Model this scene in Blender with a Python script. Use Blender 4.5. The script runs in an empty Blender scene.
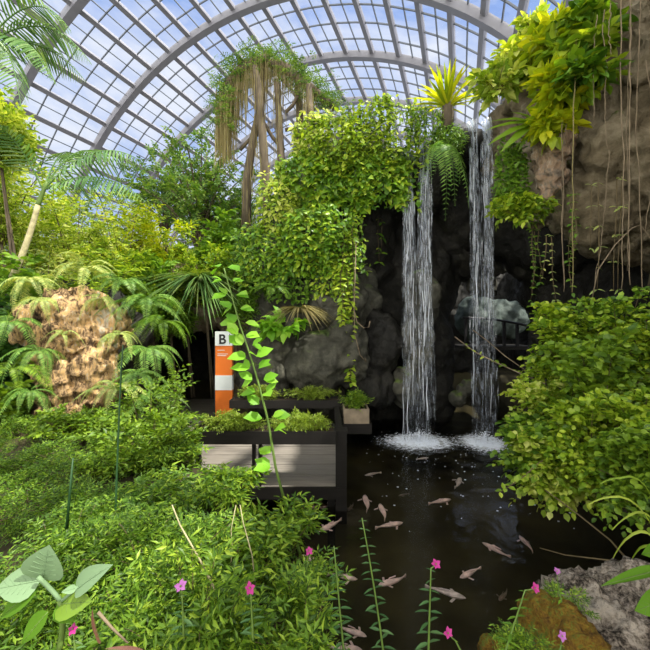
import bpy, bmesh, math, random
import numpy as np
from mathutils import Vector, Matrix

sc = bpy.context.scene
COL = sc.collection
PI = math.pi
F, HZ, CAMZ = 340.0, 322.0, 2.9
RNG = np.random.default_rng(11)
random.seed(11)


def at(px, py, Y):
    """point of the place seen at pixel px, py at depth Y"""
    return np.array([(px - 325) / F * Y, Y, CAMZ + (HZ - py) / F * Y])


def on_water(px, py):
    Y = CAMZ * F / (py - HZ)
    return np.array([(px - 325) / F * Y, Y, 0.0])


# ------------------------------------------------------------------ materials
def new_mat(name):
    m = bpy.data.materials.new(name)
    m.use_nodes = True
    nt = m.node_tree
    nt.nodes.clear()
    out = nt.nodes.new('ShaderNodeOutputMaterial')
    return m, nt, out


def N(nt, kind, **kw):
    n = nt.nodes.new(kind)
    for k, v in kw.items():
        if k in n.inputs:
            n.inputs[k].default_value = v
        else:
            setattr(n, k, v)
    return n


def ramp(nt, fac, stops):
    r = nt.nodes.new('ShaderNodeValToRGB')
    el = r.color_ramp.elements
    while len(el) < len(stops):
        el.new(0.5)
    for e, (p, c) in zip(el, stops):
        e.position = p
        e.color = (*c, 1) if len(c) == 3 else c
    nt.links.new(fac, r.inputs[0])
    return r.outputs[0]


def leaf_mat(name, cols, trans=0.35, rough=0.45, tcol=1.25, spec=0.35):
    """leaves vary from one to the next; a share of the light passes through the blade"""
    m, nt, out = new_mat(name)
    L = nt.links
    g = N(nt, 'ShaderNodeNewGeometry')
    n = len(cols)
    c = ramp(nt, g.outputs['Random Per Island'], [(i / max(1, n - 1), col) for i, col in enumerate(cols)])
    p = N(nt, 'ShaderNodeBsdfPrincipled', Roughness=rough)
    p.inputs['Specular IOR Level'].default_value = spec
    L.new(c, p.inputs['Base Color'])
    t = N(nt, 'ShaderNodeBsdfTranslucent')
    mul = N(nt, 'ShaderNodeMix', data_type='RGBA', blend_type='MULTIPLY')
    mul.inputs[0].default_value = 1
    L.new(c, mul.inputs[6])
    mul.inputs[7].default_value = (1.35 * tcol, 1.25 * tcol, 0.45 * tcol, 1)
    L.new(mul.outputs[2], t.inputs['Color'])
    mx = N(nt, 'ShaderNodeMixShader')
    mx.inputs[0].default_value = trans
    L.new(p.outputs[0], mx.inputs[1])
    L.new(t.outputs[0], mx.inputs[2])
    L.new(mx.outputs[0], out.inputs[0])
    return m


def plain(name, col, rough=0.6, metal=0.0, var=0.25, scale=6.0, bump=0.0, spec=0.4, stretch=(1, 1, 1)):
    m, nt, out = new_mat(name)
    L = nt.links
    tc = N(nt, 'ShaderNodeTexCoord')
    mp = N(nt, 'ShaderNodeMapping')
    mp.inputs['Scale'].default_value = stretch
    L.new(tc.outputs['Object'], mp.inputs[0])
    nz = N(nt, 'ShaderNodeTexNoise', Scale=scale, Detail=6.0)
    L.new(mp.outputs[0], nz.inputs['Vector'])
    lo = tuple(c * (1 - var) for c in col)
    hi = tuple(c * (1 + var) for c in col)
    c = ramp(nt, nz.outputs[0], [(0.3, lo), (0.7, hi)])
    p = N(nt, 'ShaderNodeBsdfPrincipled', Roughness=rough, Metallic=metal)
    p.inputs['Specular IOR Level'].default_value = spec
    L.new(c, p.inputs['Base Color'])
    if bump:
        b = N(nt, 'ShaderNodeBump', Strength=bump, Distance=0.05)
        L.new(nz.outputs[0], b.inputs['Height'])
        L.new(b.outputs[0], p.inputs['Normal'])
    L.new(p.outputs[0], out.inputs[0])
    return m


def rock_mat(name, stops, scale=0.9, rough=0.85, bump=0.9, moss=None, mossat=0.55, spec=0.3, stretch=(1, 1, 1)):
    """mottled stone with strata; moss gathers on the faces that look up"""
    m, nt, out = new_mat(name)
    L = nt.links
    tc = N(nt, 'ShaderNodeTexCoord')
    n1 = N(nt, 'ShaderNodeTexNoise', Scale=scale, Detail=9.0, Roughness=0.65, Distortion=0.6)
    n2 = N(nt, 'ShaderNodeTexNoise', Scale=scale * 7, Detail=8.0, Roughness=0.7)
    vo = N(nt, 'ShaderNodeTexVoronoi', Scale=scale * 2.2, feature='DISTANCE_TO_EDGE')
    mp = N(nt, 'ShaderNodeMapping')
    mp.inputs['Scale'].default_value = stretch
    L.new(tc.outputs['Object'], mp.inputs[0])
    for n in (n1, n2, vo):
        L.new(mp.outputs[0], n.inputs['Vector'])
    mixf = N(nt, 'ShaderNodeMath', operation='MULTIPLY_ADD')
    L.new(n2.outputs[0], mixf.inputs[0])
    mixf.inputs[1].default_value = 0.45
    s = N(nt, 'ShaderNodeMath', operation='MULTIPLY')
    L.new(n1.outputs[0], s.inputs[0])
    s.inputs[1].default_value = 0.62
    L.new(s.outputs[0], mixf.inputs[2])
    c = ramp(nt, mixf.outputs[0], stops)
    if moss:
        g = N(nt, 'ShaderNodeNewGeometry')
        sp = N(nt, 'ShaderNodeSeparateXYZ')
        L.new(g.outputs['Normal'], sp.inputs[0])
        ad = N(nt, 'ShaderNodeMath', operation='MULTIPLY_ADD')
        L.new(n2.outputs[0], ad.inputs[0])
        ad.inputs[1].default_value = 0.9
        L.new(sp.outputs[2], ad.inputs[2])
        mr = N(nt, 'ShaderNodeMapRange')
        mr.inputs[1].default_value = mossat + 0.35
        mr.inputs[2].default_value = mossat + 0.65
        L.new(ad.outputs[0], mr.inputs[0])
        mc = ramp(nt, n1.outputs[0], [(0.35, moss[0]), (0.65, moss[1])])
        mm = N(nt, 'ShaderNodeMix', data_type='RGBA')
        L.new(mr.outputs[0], mm.inputs[0])
        L.new(c, mm.inputs[6])
        L.new(mc, mm.inputs[7])
        c = mm.outputs[2]
    p = N(nt, 'ShaderNodeBsdfPrincipled', Roughness=rough)
    p.inputs['Specular IOR Level'].default_value = spec
    L.new(c, p.inputs['Base Color'])
    h = N(nt, 'ShaderNodeMath', operation='MULTIPLY_ADD')
    L.new(n2.outputs[0], h.inputs[0])
    h.inputs[1].default_value = 0.7
    L.new(vo.outputs[0], h.inputs[2])
    b = N(nt, 'ShaderNodeBump', Strength=bump, Distance=0.12)
    L.new(h.outputs[0], b.inputs['Height'])
    L.new(b.outputs[0], p.inputs['Normal'])
    L.new(p.outputs[0], out.inputs[0])
    return m


def glass_mat():
    m, nt, out = new_mat('roof_glass')
    L = nt.links
    t = N(nt, 'ShaderNodeBsdfTransparent', Color=(0.95, 0.97, 1.0, 1))
    g = N(nt, 'ShaderNodeBsdfGlossy', Roughness=0.03, Color=(1, 1, 1, 1))
    fr = N(nt, 'ShaderNodeFresnel', IOR=1.25)
    mx = N(nt, 'ShaderNodeMixShader')
    L.new(fr.outputs[0], mx.inputs[0])
    L.new(t.outputs[0], mx.inputs[1])
    L.new(g.outputs[0], mx.inputs[2])
    L.new(mx.outputs[0], out.inputs[0])
    return m


def pond_mat():
    m, nt, out = new_mat('pond_water')
    L = nt.links
    tc = N(nt, 'ShaderNodeTexCoord')
    n1 = N(nt, 'ShaderNodeTexNoise', Scale=3.5, Detail=4.0, Distortion=0.6)
    L.new(tc.outputs['Object'], n1.inputs['Vector'])
    b = N(nt, 'ShaderNodeBump', Strength=0.22, Distance=0.05)
    L.new(n1.outputs[0], b.inputs['Height'])
    t = N(nt, 'ShaderNodeBsdfTransparent', Color=(0.78, 0.76, 0.70, 1))
    g = N(nt, 'ShaderNodeBsdfGlossy', Roughness=0.06, Color=(0.9, 0.95, 1, 1))
    fr = N(nt, 'ShaderNodeFresnel', IOR=1.30)
    L.new(b.outputs[0], g.inputs['Normal'])
    L.new(b.outputs[0], fr.inputs['Normal'])
    mx = N(nt, 'ShaderNodeMixShader')
    L.new(fr.outputs[0], mx.inputs[0])
    L.new(t.outputs[0], mx.inputs[1])
    L.new(g.outputs[0], mx.inputs[2])
    L.new(mx.outputs[0], out.inputs[0])
    return m


def fall_mat():
    """falling water: broken bright streaks drawn out along the fall, clear between them"""
    m, nt, out = new_mat('falling_water')
    L = nt.links
    tc = N(nt, 'ShaderNodeTexCoord')
    mp = N(nt, 'ShaderNodeMapping')
    mp.inputs['Scale'].default_value = (34, 8, 2.6)
    L.new(tc.outputs['Object'], mp.inputs[0])
    n1 = N(nt, 'ShaderNodeTexNoise', Scale=1.0, Detail=7.0, Roughness=0.72, Distortion=0.35)
    L.new(mp.outputs[0], n1.inputs['Vector'])
    sp = N(nt, 'ShaderNodeSeparateXYZ')
    L.new(tc.outputs['Object'], sp.inputs[0])
    zz = N(nt, 'ShaderNodeMath', operation='MULTIPLY_ADD')      # the fall frays as it drops
    L.new(sp.outputs[2], zz.inputs[0])
    zz.inputs[1].default_value = 0.013
    L.new(n1.outputs[0], zz.inputs[2])
    a = ramp(nt, zz.outputs[0], [(0.51, (0.0,) * 3), (0.80, (0.85,) * 3)])
    d = N(nt, 'ShaderNodeBsdfDiffuse', Color=(0.78, 0.87, 1.0, 1))
    tl = N(nt, 'ShaderNodeBsdfTranslucent', Color=(0.78, 0.87, 1.0, 1))
    gl = N(nt, 'ShaderNodeBsdfGlossy', Roughness=0.2)
    mx0 = N(nt, 'ShaderNodeMixShader')
    mx0.inputs[0].default_value = 0.45
    L.new(d.outputs[0], mx0.inputs[1])
    L.new(tl.outputs[0], mx0.inputs[2])
    mx1 = N(nt, 'ShaderNodeMixShader')
    mx1.inputs[0].default_value = 0.15
    L.new(mx0.outputs[0], mx1.inputs[1])
    L.new(gl.outputs[0], mx1.inputs[2])
    t = N(nt, 'ShaderNodeBsdfTransparent')
    mx = N(nt, 'ShaderNodeMixShader')
    L.new(a, mx.inputs[0])
    L.new(t.outputs[0], mx.inputs[1])
    L.new(mx1.outputs[0], mx.inputs[2])
    L.new(mx.outputs[0], out.inputs[0])
    return m


def foam_mat():
    """churned white water, thinning out away from where the fall lands"""
    m, nt, out = new_mat('churned_foam')
    L = nt.links
    tc = N(nt, 'ShaderNodeTexCoord')
    ln = N(nt, 'ShaderNodeVectorMath', operation='LENGTH')
    L.new(tc.outputs['Object'], ln.inputs[0])
    nz = N(nt, 'ShaderNodeTexNoise', Scale=11.0, Detail=8.0, Roughness=0.75)
    L.new(tc.outputs['Object'], nz.inputs['Vector'])
    s = N(nt, 'ShaderNodeMath', operation='MULTIPLY_ADD')
    L.new(ln.outputs['Value'], s.inputs[0])
    s.inputs[1].default_value = -0.62
    L.new(nz.outputs[0], s.inputs[2])
    a = ramp(nt, s.outputs[0], [(0.0, (0,) * 3), (0.26, (1,) * 3)])
    d = N(nt, 'ShaderNodeBsdfDiffuse', Color=(0.85, 0.91, 1.0, 1))
    t = N(nt, 'ShaderNodeBsdfTransparent')
    mx = N(nt, 'ShaderNodeMixShader')
    L.new(a, mx.inputs[0])
    L.new(t.outputs[0], mx.inputs[1])
    L.new(d.outputs[0], mx.inputs[2])
    L.new(mx.outputs[0], out.inputs[0])
    return m


M = {}
M['churn'] = foam_mat()
# leaves (linear colours)
M['feather'] = leaf_mat('feathery_leaf', [(0.025, 0.06, 0.006), (0.065, 0.145, 0.012), (0.115, 0.225, 0.018), (0.23, 0.36, 0.03)], 0.35)
M['fine'] = leaf_mat('fine_leaf', [(0.03, 0.075, 0.008), (0.09, 0.185, 0.015), (0.17, 0.30, 0.025), (0.32, 0.44, 0.04)], 0.35)
M['herb'] = leaf_mat('herb_leaf', [(0.05, 0.11, 0.010), (0.13, 0.235, 0.018), (0.24, 0.36, 0.028)], 0.3)
M['lime'] = leaf_mat('lime_leaf', [(0.20, 0.30, 0.012), (0.38, 0.46, 0.015), (0.55, 0.55, 0.02)], 0.45)
M['yellowgreen'] = leaf_mat('yellow_green_leaf', [(0.15, 0.26, 0.02), (0.28, 0.40, 0.035), (0.44, 0.53, 0.08), (0.6, 0.64, 0.2)], 0.4)
M['mid'] = leaf_mat('mid_green_leaf', [(0.06, 0.15, 0.014), (0.12, 0.24, 0.02), (0.2, 0.34, 0.03)], 0.3)
M['vine'] = leaf_mat('vine_leaf', [(0.05, 0.13, 0.012), (0.10, 0.22, 0.016), (0.18, 0.32, 0.02), (0.32, 0.42, 0.03)], 0.3, 0.35)
M['dark'] = leaf_mat('dark_leaf', [(0.018, 0.06, 0.012), (0.035, 0.10, 0.016), (0.06, 0.14, 0.02)], 0.2, 0.35)
M['shrubright'] = leaf_mat('shrub_leaf', [(0.07, 0.15, 0.012), (0.17, 0.29, 0.018), (0.30, 0.42, 0.03), (0.42, 0.52, 0.05)], 0.32, 0.35)
M['stemleaf'] = leaf_mat('blue_green_leaf', [(0.04, 0.11, 0.03), (0.07, 0.16, 0.05), (0.11, 0.21, 0.07)], 0.25)
M['fern'] = leaf_mat('fern_leaf', [(0.08, 0.19, 0.03), (0.14, 0.28, 0.05), (0.24, 0.38, 0.08)], 0.3)
M['fernpale'] = leaf_mat('pale_fern_leaf', [(0.22, 0.32, 0.09), (0.34, 0.44, 0.13), (0.5, 0.52, 0.16)], 0.3)
M['palm'] = leaf_mat('palm_leaf', [(0.07, 0.16, 0.05), (0.13, 0.25, 0.08), (0.24, 0.36, 0.15)], 0.3, 0.35)
M['strap'] = leaf_mat('strap_leaf', [(0.05, 0.12, 0.03), (0.10, 0.20, 0.05), (0.22, 0.30, 0.09)], 0.25, 0.35)
M['straw'] = leaf_mat('straw_leaf', [(0.14, 0.13, 0.05), (0.24, 0.2, 0.09), (0.3, 0.28, 0.12)], 0.25)
M['tree'] = leaf_mat('tree_leaf', [(0.05, 0.13, 0.025), (0.10, 0.20, 0.03), (0.2, 0.3, 0.05)], 0.3)
M['sapling'] = leaf_mat('sapling_leaf', [(0.14, 0.34, 0.02), (0.2, 0.44, 0.03), (0.28, 0.5, 0.045)], 0.4)
M['pale'] = leaf_mat('pale_underside_leaf', [(0.16, 0.27, 0.14), (0.21, 0.32, 0.17)], 0.25, 0.6, 1.0)
M['broad'] = leaf_mat('broad_leaf', [(0.07, 0.17, 0.012), (0.10, 0.22, 0.015)], 0.35, 0.7, spec=0.15)
M['sedum'] = leaf_mat('sedum_leaf', [(0.10, 0.17, 0.015), (0.2, 0.3, 0.025), (0.3, 0.38, 0.05)], 0.3)
M['moss'] = leaf_mat('moss_leaf', [(0.22, 0.22, 0.01), (0.36, 0.26, 0.01), (0.2, 0.28, 0.02)], 0.2)
M['hair'] = leaf_mat('hanging_moss', [(0.15, 0.12, 0.05), (0.25, 0.21, 0.09), (0.34, 0.31, 0.15)], 0.25, 0.8)
M['magenta'] = leaf_mat('magenta_petal', [(0.28, 0.008, 0.13), (0.40, 0.02, 0.20)], 0.15)
M['mauve'] = leaf_mat('mauve_petal', [(0.28, 0.07, 0.29), (0.38, 0.13, 0.38)], 0.15)
M['dry'] = leaf_mat('dry_leaf', [(0.15, 0.065, 0.05), (0.2, 0.09, 0.065)], 0.2, 0.7)
# wood, metal, stone
M['twig'] = plain('twig_bark', (0.10, 0.075, 0.035), 0.8)
M['greenstem'] = plain('green_stem', (0.10, 0.17, 0.03), 0.55)
M['darkstem'] = plain('dark_green_stem', (0.018, 0.06, 0.018), 0.5)
M['palebark'] = plain('pale_palm_bark', (0.40, 0.36, 0.2), 0.75, var=0.35, scale=9, bump=0.3)
M['bark'] = plain('grey_bark', (0.10, 0.078, 0.05), 0.85, var=0.4, scale=7, bump=0.5, stretch=(1, 1, .3))
M['root'] = plain('root_bark', (0.20, 0.155, 0.10), 0.85, var=0.35)
M['metal'] = plain('roof_paint', (0.22, 0.22, 0.25), 0.45, 0.0, 0.06, 2)
M['thinmetal'] = plain('glazing_bar_paint', (0.10, 0.115, 0.14), 0.5, 0.0, 0.05, 2)
M['deck'] = plain('weathered_board', (0.20, 0.18, 0.155), 0.75, var=0.2, scale=4, bump=0.15, stretch=(.5, 8, 8))
M['darkwood'] = plain('dark_stained_wood', (0.008, 0.0065, 0.005), 0.6, var=0.3, scale=5, stretch=(.5, 5, 5))
M['paleplank'] = plain('pale_plank', (0.25, 0.2, 0.14), 0.7)
M['soil'] = plain('planter_soil', (0.045, 0.03, 0.018), 0.95, var=0.4, scale=20)
M['orange'] = plain('orange_panel', (0.80, 0.19, 0.025), 0.4, var=0.03)
M['white'] = plain('white_panel', (0.72, 0.78, 0.78), 0.4, var=0.03)
M['black'] = plain('black_paint', (0.015, 0.015, 0.017), 0.5, var=0.1)
M['greyprint'] = plain('grey_print', (0.40, 0.42, 0.52), 0.5, var=0.1)
M['mud'] = plain('pond_mud', (0.040, 0.034, 0.012), 0.9, var=0.5, scale=1.2)
M['fish'] = plain('fish_skin', (0.92, 0.70, 0.68), 0.35, var=0.3, scale=7, spec=0.6)
M['fishgrey'] = plain('grey_fish_skin', (0.72, 0.62, 0.62), 0.35, var=0.35, scale=7, spec=0.6)
M['fishdark'] = plain('dark_fish_skin', (0.20, 0.15, 0.12), 0.35, var=0.35, scale=7, spec=0.6)
M['foam'] = plain('white_foam', (0.85, 0.90, 0.98), 0.5, var=0.05)
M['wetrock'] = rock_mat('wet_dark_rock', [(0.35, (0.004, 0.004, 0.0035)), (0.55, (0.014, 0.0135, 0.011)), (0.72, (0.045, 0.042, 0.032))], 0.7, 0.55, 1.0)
M['greyrock'] = rock_mat('grey_green_rock', [(0.35, (0.018, 0.018, 0.013)), (0.53, (0.06, 0.06, 0.046)), (0.72, (0.15, 0.145, 0.11))], 0.8, 0.8, 0.9, ((0.05, 0.09, 0.02), (0.12, 0.17, 0.03)), 0.75)
M['cliffrock'] = rock_mat('brown_grey_rock', [(0.36, (0.05, 0.038, 0.020)), (0.52, (0.16, 0.13, 0.08)), (0.68, (0.33, 0.285, 0.20))], 0.55, 0.85, 1.0, ((0.07, 0.10, 0.02), (0.14, 0.17, 0.03)), 0.8)
M['tanrock'] = rock_mat('tan_rock', [(0.40, (0.02, 0.015, 0.008)), (0.49, (0.16, 0.10, 0.05)), (0.53, (0.50, 0.34, 0.18)), (0.57, (0.68, 0.42, 0.16)), (0.62, (0.66, 0.56, 0.42)), (0.72, (0.70, 0.65, 0.56))], 2.2, 0.9, 1.0, stretch=(1.3, 1.3, .32))
M['palerock'] = rock_mat('pale_streaked_rock', [(0.40, (0.07, 0.055, 0.04)), (0.50, (0.26, 0.21, 0.16)), (0.56, (0.36, 0.24, 0.15)), (0.66, (0.46, 0.41, 0.34))], 2.4, 0.9, 1.0, stretch=(1, 1, .4))
M['boulder'] = rock_mat('speckled_boulder', [(0.46, (0.035, 0.027, 0.018)), (0.52, (0.27, 0.22, 0.17)), (0.60, (0.62, 0.54, 0.44))], 9.0, 0.9, 1.0)
M['mossrock'] = rock_mat('mossy_rock', [(0.36, (0.05, 0.03, 0.006)), (0.48, (0.22, 0.11, 0.010)), (0.54, (0.32, 0.19, 0.014)), (0.62, (0.20, 0.26, 0.03))], 12.0, 0.95, 1.0)
M['tealrock'] = rock_mat('teal_grey_rock', [(0.36, (0.022, 0.034, 0.030)), (0.53, (0.05, 0.07, 0.062)), (0.7, (0.09, 0.115, 0.10))], 0.9, 0.7, 0.5)
M['glass'] = glass_mat()
M['water'] = pond_mat()
M['fall'] = fall_mat()


# ------------------------------------------------------------------ objects
def mesh_np(name, V, Fs, mat, parent=None, smooth=True, loc=None):
    """V (n,3); Fs list of (m,k) int arrays; links one mesh object"""
    me = bpy.data.meshes.new(name)
    V = np.asarray(V, dtype=np.float32)
    me.vertices.add(len(V))
    me.vertices.foreach_set('co', V.ravel())
    Fs = [np.asarray(f, dtype=np.int32) for f in Fs if len(f)]
    nl = sum(f.size for f in Fs)
    nf = sum(len(f) for f in Fs)
    me.loops.add(nl)
    me.polygons.add(nf)
    me.loops.foreach_set('vertex_index', np.concatenate([f.ravel() for f in Fs]))
    tot = np.concatenate([np.full(len(f), f.shape[1], dtype=np.int32) for f in Fs])
    st = np.concatenate([[0], np.cumsum(tot)[:-1]]).astype(np.int32)
    me.polygons.foreach_set('loop_start', st)
    me.polygons.foreach_set('loop_total', tot)
    me.polygons.foreach_set('use_smooth', np.full(nf, bool(smooth)))
    me.update(calc_edges=True)
    me.validate()
    return link(name, me, mat, parent, loc)


def link(name, me, mat, parent=None, loc=None):
    o = bpy.data.objects.new(name, me)
    COL.objects.link(o)
    if mat is not None and not me.materials:
        me.materials.append(M[mat] if isinstance(mat, str) else mat)
    if parent is not None:
        o.parent = parent
    if loc is not None:
        o.location = loc
    return o


def tag(o, label=None, cat=None, group=None, kind=None):
    if label: o['label'] = label
    if cat: o['category'] = cat
    if group: o['group'] = group
    if kind: o['kind'] = kind
    return o


def thing(name, label, cat, loc=(0, 0, 0), rz=0.0, group=None):
    o = bpy.data.objects.new(name, None)
    o.empty_display_size = 0.1
    COL.objects.link(o)
    o.location = loc
    o.rotation_euler = (0, 0, rz)
    return tag(o, label, cat, group)


def copy_tree(o, parent=None):
    c = o.copy()
    COL.objects.link(c)
    if parent is not None:
        c.parent = parent
    for ch in list(o.children):
        copy_tree(ch, c)
    return c


class MB:
    """collects geometry for ONE mesh"""
    def __init__(self):
        self.V, self.Q, self.T, self.n = [], [], [], 0

    def add(self, V, Q=(), T=()):
        V = np.asarray(V, float)
        self.V.append(V)
        if len(Q): self.Q.append(np.asarray(Q, int) + self.n)
        if len(T): self.T.append(np.asarray(T, int) + self.n)
        self.n += len(V)
        return self

    def box(self, x0, x1, y0, y1, z0, z1):
        V = [(x, y, z) for z in (z0, z1) for y in (y0, y1) for x in (x0, x1)]
        Q = [(0, 2, 3, 1), (4, 5, 7, 6), (0, 1, 5, 4), (2, 6, 7, 3), (0, 4, 6, 2), (1, 3, 7, 5)]
        return self.add(V, Q)

    def tube(self, pts, rad, sides=6):
        pts = np.asarray(pts, float)
        n = len(pts)
        rad = np.broadcast_to(np.asarray(rad, float), (n,))
        tan = np.gradient(pts, axis=0)
        tan /= np.linalg.norm(tan, axis=1, keepdims=True) + 1e-9
        ref = np.array([0.31, 0.17, 0.93]) if abs(tan[:, 2]).mean() < 0.8 else np.array([0.95, 0.2, 0.1])
        a = np.cross(tan, ref)
        a /= np.linalg.norm(a, axis=1, keepdims=True) + 1e-9
        b = np.cross(tan, a)
        th = np.arange(sides) * 2 * PI / sides
        V = pts[:, None, :] + rad[:, None, None] * (np.cos(th)[None, :, None] * a[:, None, :] + np.sin(th)[None, :, None] * b[:, None, :])
        V = V.reshape(-1, 3)
        i = np.arange(n - 1)[:, None] * sides
        j = np.arange(sides)[None, :]
        k = (j + 1) % sides
        Q = np.stack([i + j, i + k, i + sides + k, i + sides + j], -1).reshape(-1, 4)
        V = np.vstack([V, pts[0], pts[-1]])
        c0, c1 = n * sides, n * sides + 1
        T = [(c0, (s + 1) % sides, s) for s in range(sides)] + [(c1, (n - 1) * sides + s, (n - 1) * sides + (s + 1) % sides) for s in range(sides)]
        return self.add(V, Q, T)

    def build(self, name, mat, parent=None, smooth=True, loc=None):
        V = np.vstack(self.V)
        Fs = ([np.vstack(self.Q)] if self.Q else []) + ([np.vstack(self.T)] if self.T else [])
        return mesh_np(name, V, Fs, mat, parent, smooth, loc)


# ------------------------------------------------------------------ leaves
def tpl_ovate(w=0.5, fold=0.25, curl=0.25, rows=((0, 0), (.22, .75), (.5, 1), (.8, .55), (1, 0))):
    V, idx = [], []
    for t, k in rows:
        z = -curl * t * t
        if k == 0:
            idx.append((len(V),))
            V.append((0, t, z))
        else:
            h = k * w / 2
            idx.append((len(V), len(V) + 1, len(V) + 2))
            V += [(-h, t, z + fold * h), (0, t, z), (h, t, z + fold * h)]
    T, Q = [], []
    for a, b in zip(idx, idx[1:]):
        if len(a) == 1:
            T += [(a[0], b[1], b[0]), (a[0], b[2], b[1])]
        elif len(b) == 1:
            T += [(a[0], a[1], b[0]), (a[1], a[2], b[0])]
        else:
            Q += [(a[0], a[1], b[1], b[0]), (a[1], a[2], b[2], b[1])]
    return np.array(V, float), np.array(Q, int).reshape(-1, 4), np.array(T, int).reshape(-1, 3)


LEAF = {
    'ovate': tpl_ovate(0.55),
    'heart': tpl_ovate(0.8, 0.3, 0.35, ((0, 0), (.12, .8), (.35, 1), (.7, .55), (1, 0))),
    'lance': tpl_ovate(0.26, 0.3, 0.25),
    'small': tpl_ovate(0.5, 0.3, 0.15, ((0, 0), (.45, 1), (1, 0))),
    'narrow': tpl_ovate(0.28, 0.3, 0.15, ((0, 0), (.45, 1), (1, 0))),
    'round': tpl_ovate(0.72, 0.2, 0.2, ((0, 0), (.25, .85), (.6, 1), (1, 0))),
    'strap': tpl_ovate(0.055, 0.4, 0.9, ((0, .6), (.25, 1), (.5, .95), (.75, .7), (1, 0))),
    'blade': tpl_ovate(0.10, 0.4, 0.25, ((0, .6), (.4, 1), (.75, .7), (1, 0))),
    'droop': tpl_ovate(0.05, 0.4, 1.5, ((0, .6), (.15, 1), (.3, 1), (.45, .95), (.6, .85), (.8, .6), (1, 0))),
    'thread': tpl_ovate(0.03, 0.2, 0.05, ((0, .8), (.4, 1), (.8, .7), (1, 0))),
}


def unit(a):
    return a / (np.linalg.norm(a, axis=-1, keepdims=True) + 1e-9)


def leaves(mb, kind, pos, dirs, up, size, wscale=1.0):
    """one blade per position: along dirs, its face towards up"""
    V, Q, T = LEAF[kind]
    pos, dirs, up = np.atleast_2d(pos), unit(np.atleast_2d(dirs)), np.atleast_2d(up)
    x = unit(np.cross(dirs, up))
    z = np.cross(x, dirs)
    size = np.broadcast_to(np.asarray(size, float), (len(pos),))[:, None, None]
    P = pos[:, None, :] + size * (V[None, :, 0:1] * wscale * x[:, None, :] + V[None, :, 1:2] * dirs[:, None, :] + V[None, :, 2:3] * z[:, None, :])
    off = (np.arange(len(pos)) * len(V))[:, None, None]
    mb.add(P.reshape(-1, 3), (Q[None] + off).reshape(-1, 4) if len(Q) else (), (T[None] + off).reshape(-1, 3) if len(T) else ())


def sprays(mb, rng, kind, start, dirs, length, m, size, droop=0.3, spread=1.0, jitter=0.25, upn=None, terminal=True):
    """twigs with leaves in pairs to both sides"""
    start, dirs = np.atleast_2d(start), unit(np.atleast_2d(dirs))
    n = len(start)
    length = np.broadcast_to(np.asarray(length, float), (n,))[:, None]
    up0 = np.tile([0, 0, 1.0], (n, 1)) if upn is None else np.atleast_2d(upn)
    up = unit(up0 + rng.normal(0, 0.3, (n, 3)))
    side = unit(np.cross(dirs, up))
    nrm = unit(np.cross(side, dirs))
    for k in range(m):
        t = (k + 0.6) / m
        p = start + dirs * length * t - up0 * (droop * t * t) * length
        d = unit(dirs - up0 * (2 * droop * t))
        for s in (-1, 1):
            ld = d * 0.55 + side * s * spread + rng.normal(0, jitter, (n, 3))
            leaves(mb, kind, p, ld, nrm + rng.normal(0, jitter, (n, 3)), size * rng.uniform(0.7, 1.15, n) * (1 - 0.35 * abs(t - 0.5)))
    if terminal:
        p = start + dirs * length - up0 * droop * length
        leaves(mb, kind, p, dirs - up0 * droop, nrm, size * rng.uniform(0.7, 1.1, n))


def bez(a, b, c, n=6):
    t = np.linspace(0, 1, n)[:, None]
    return (1 - t) ** 2 * np.asarray(a, float) + 2 * t * (1 - t) * np.asarray(b, float) + t * t * np.asarray(c, float)


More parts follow.
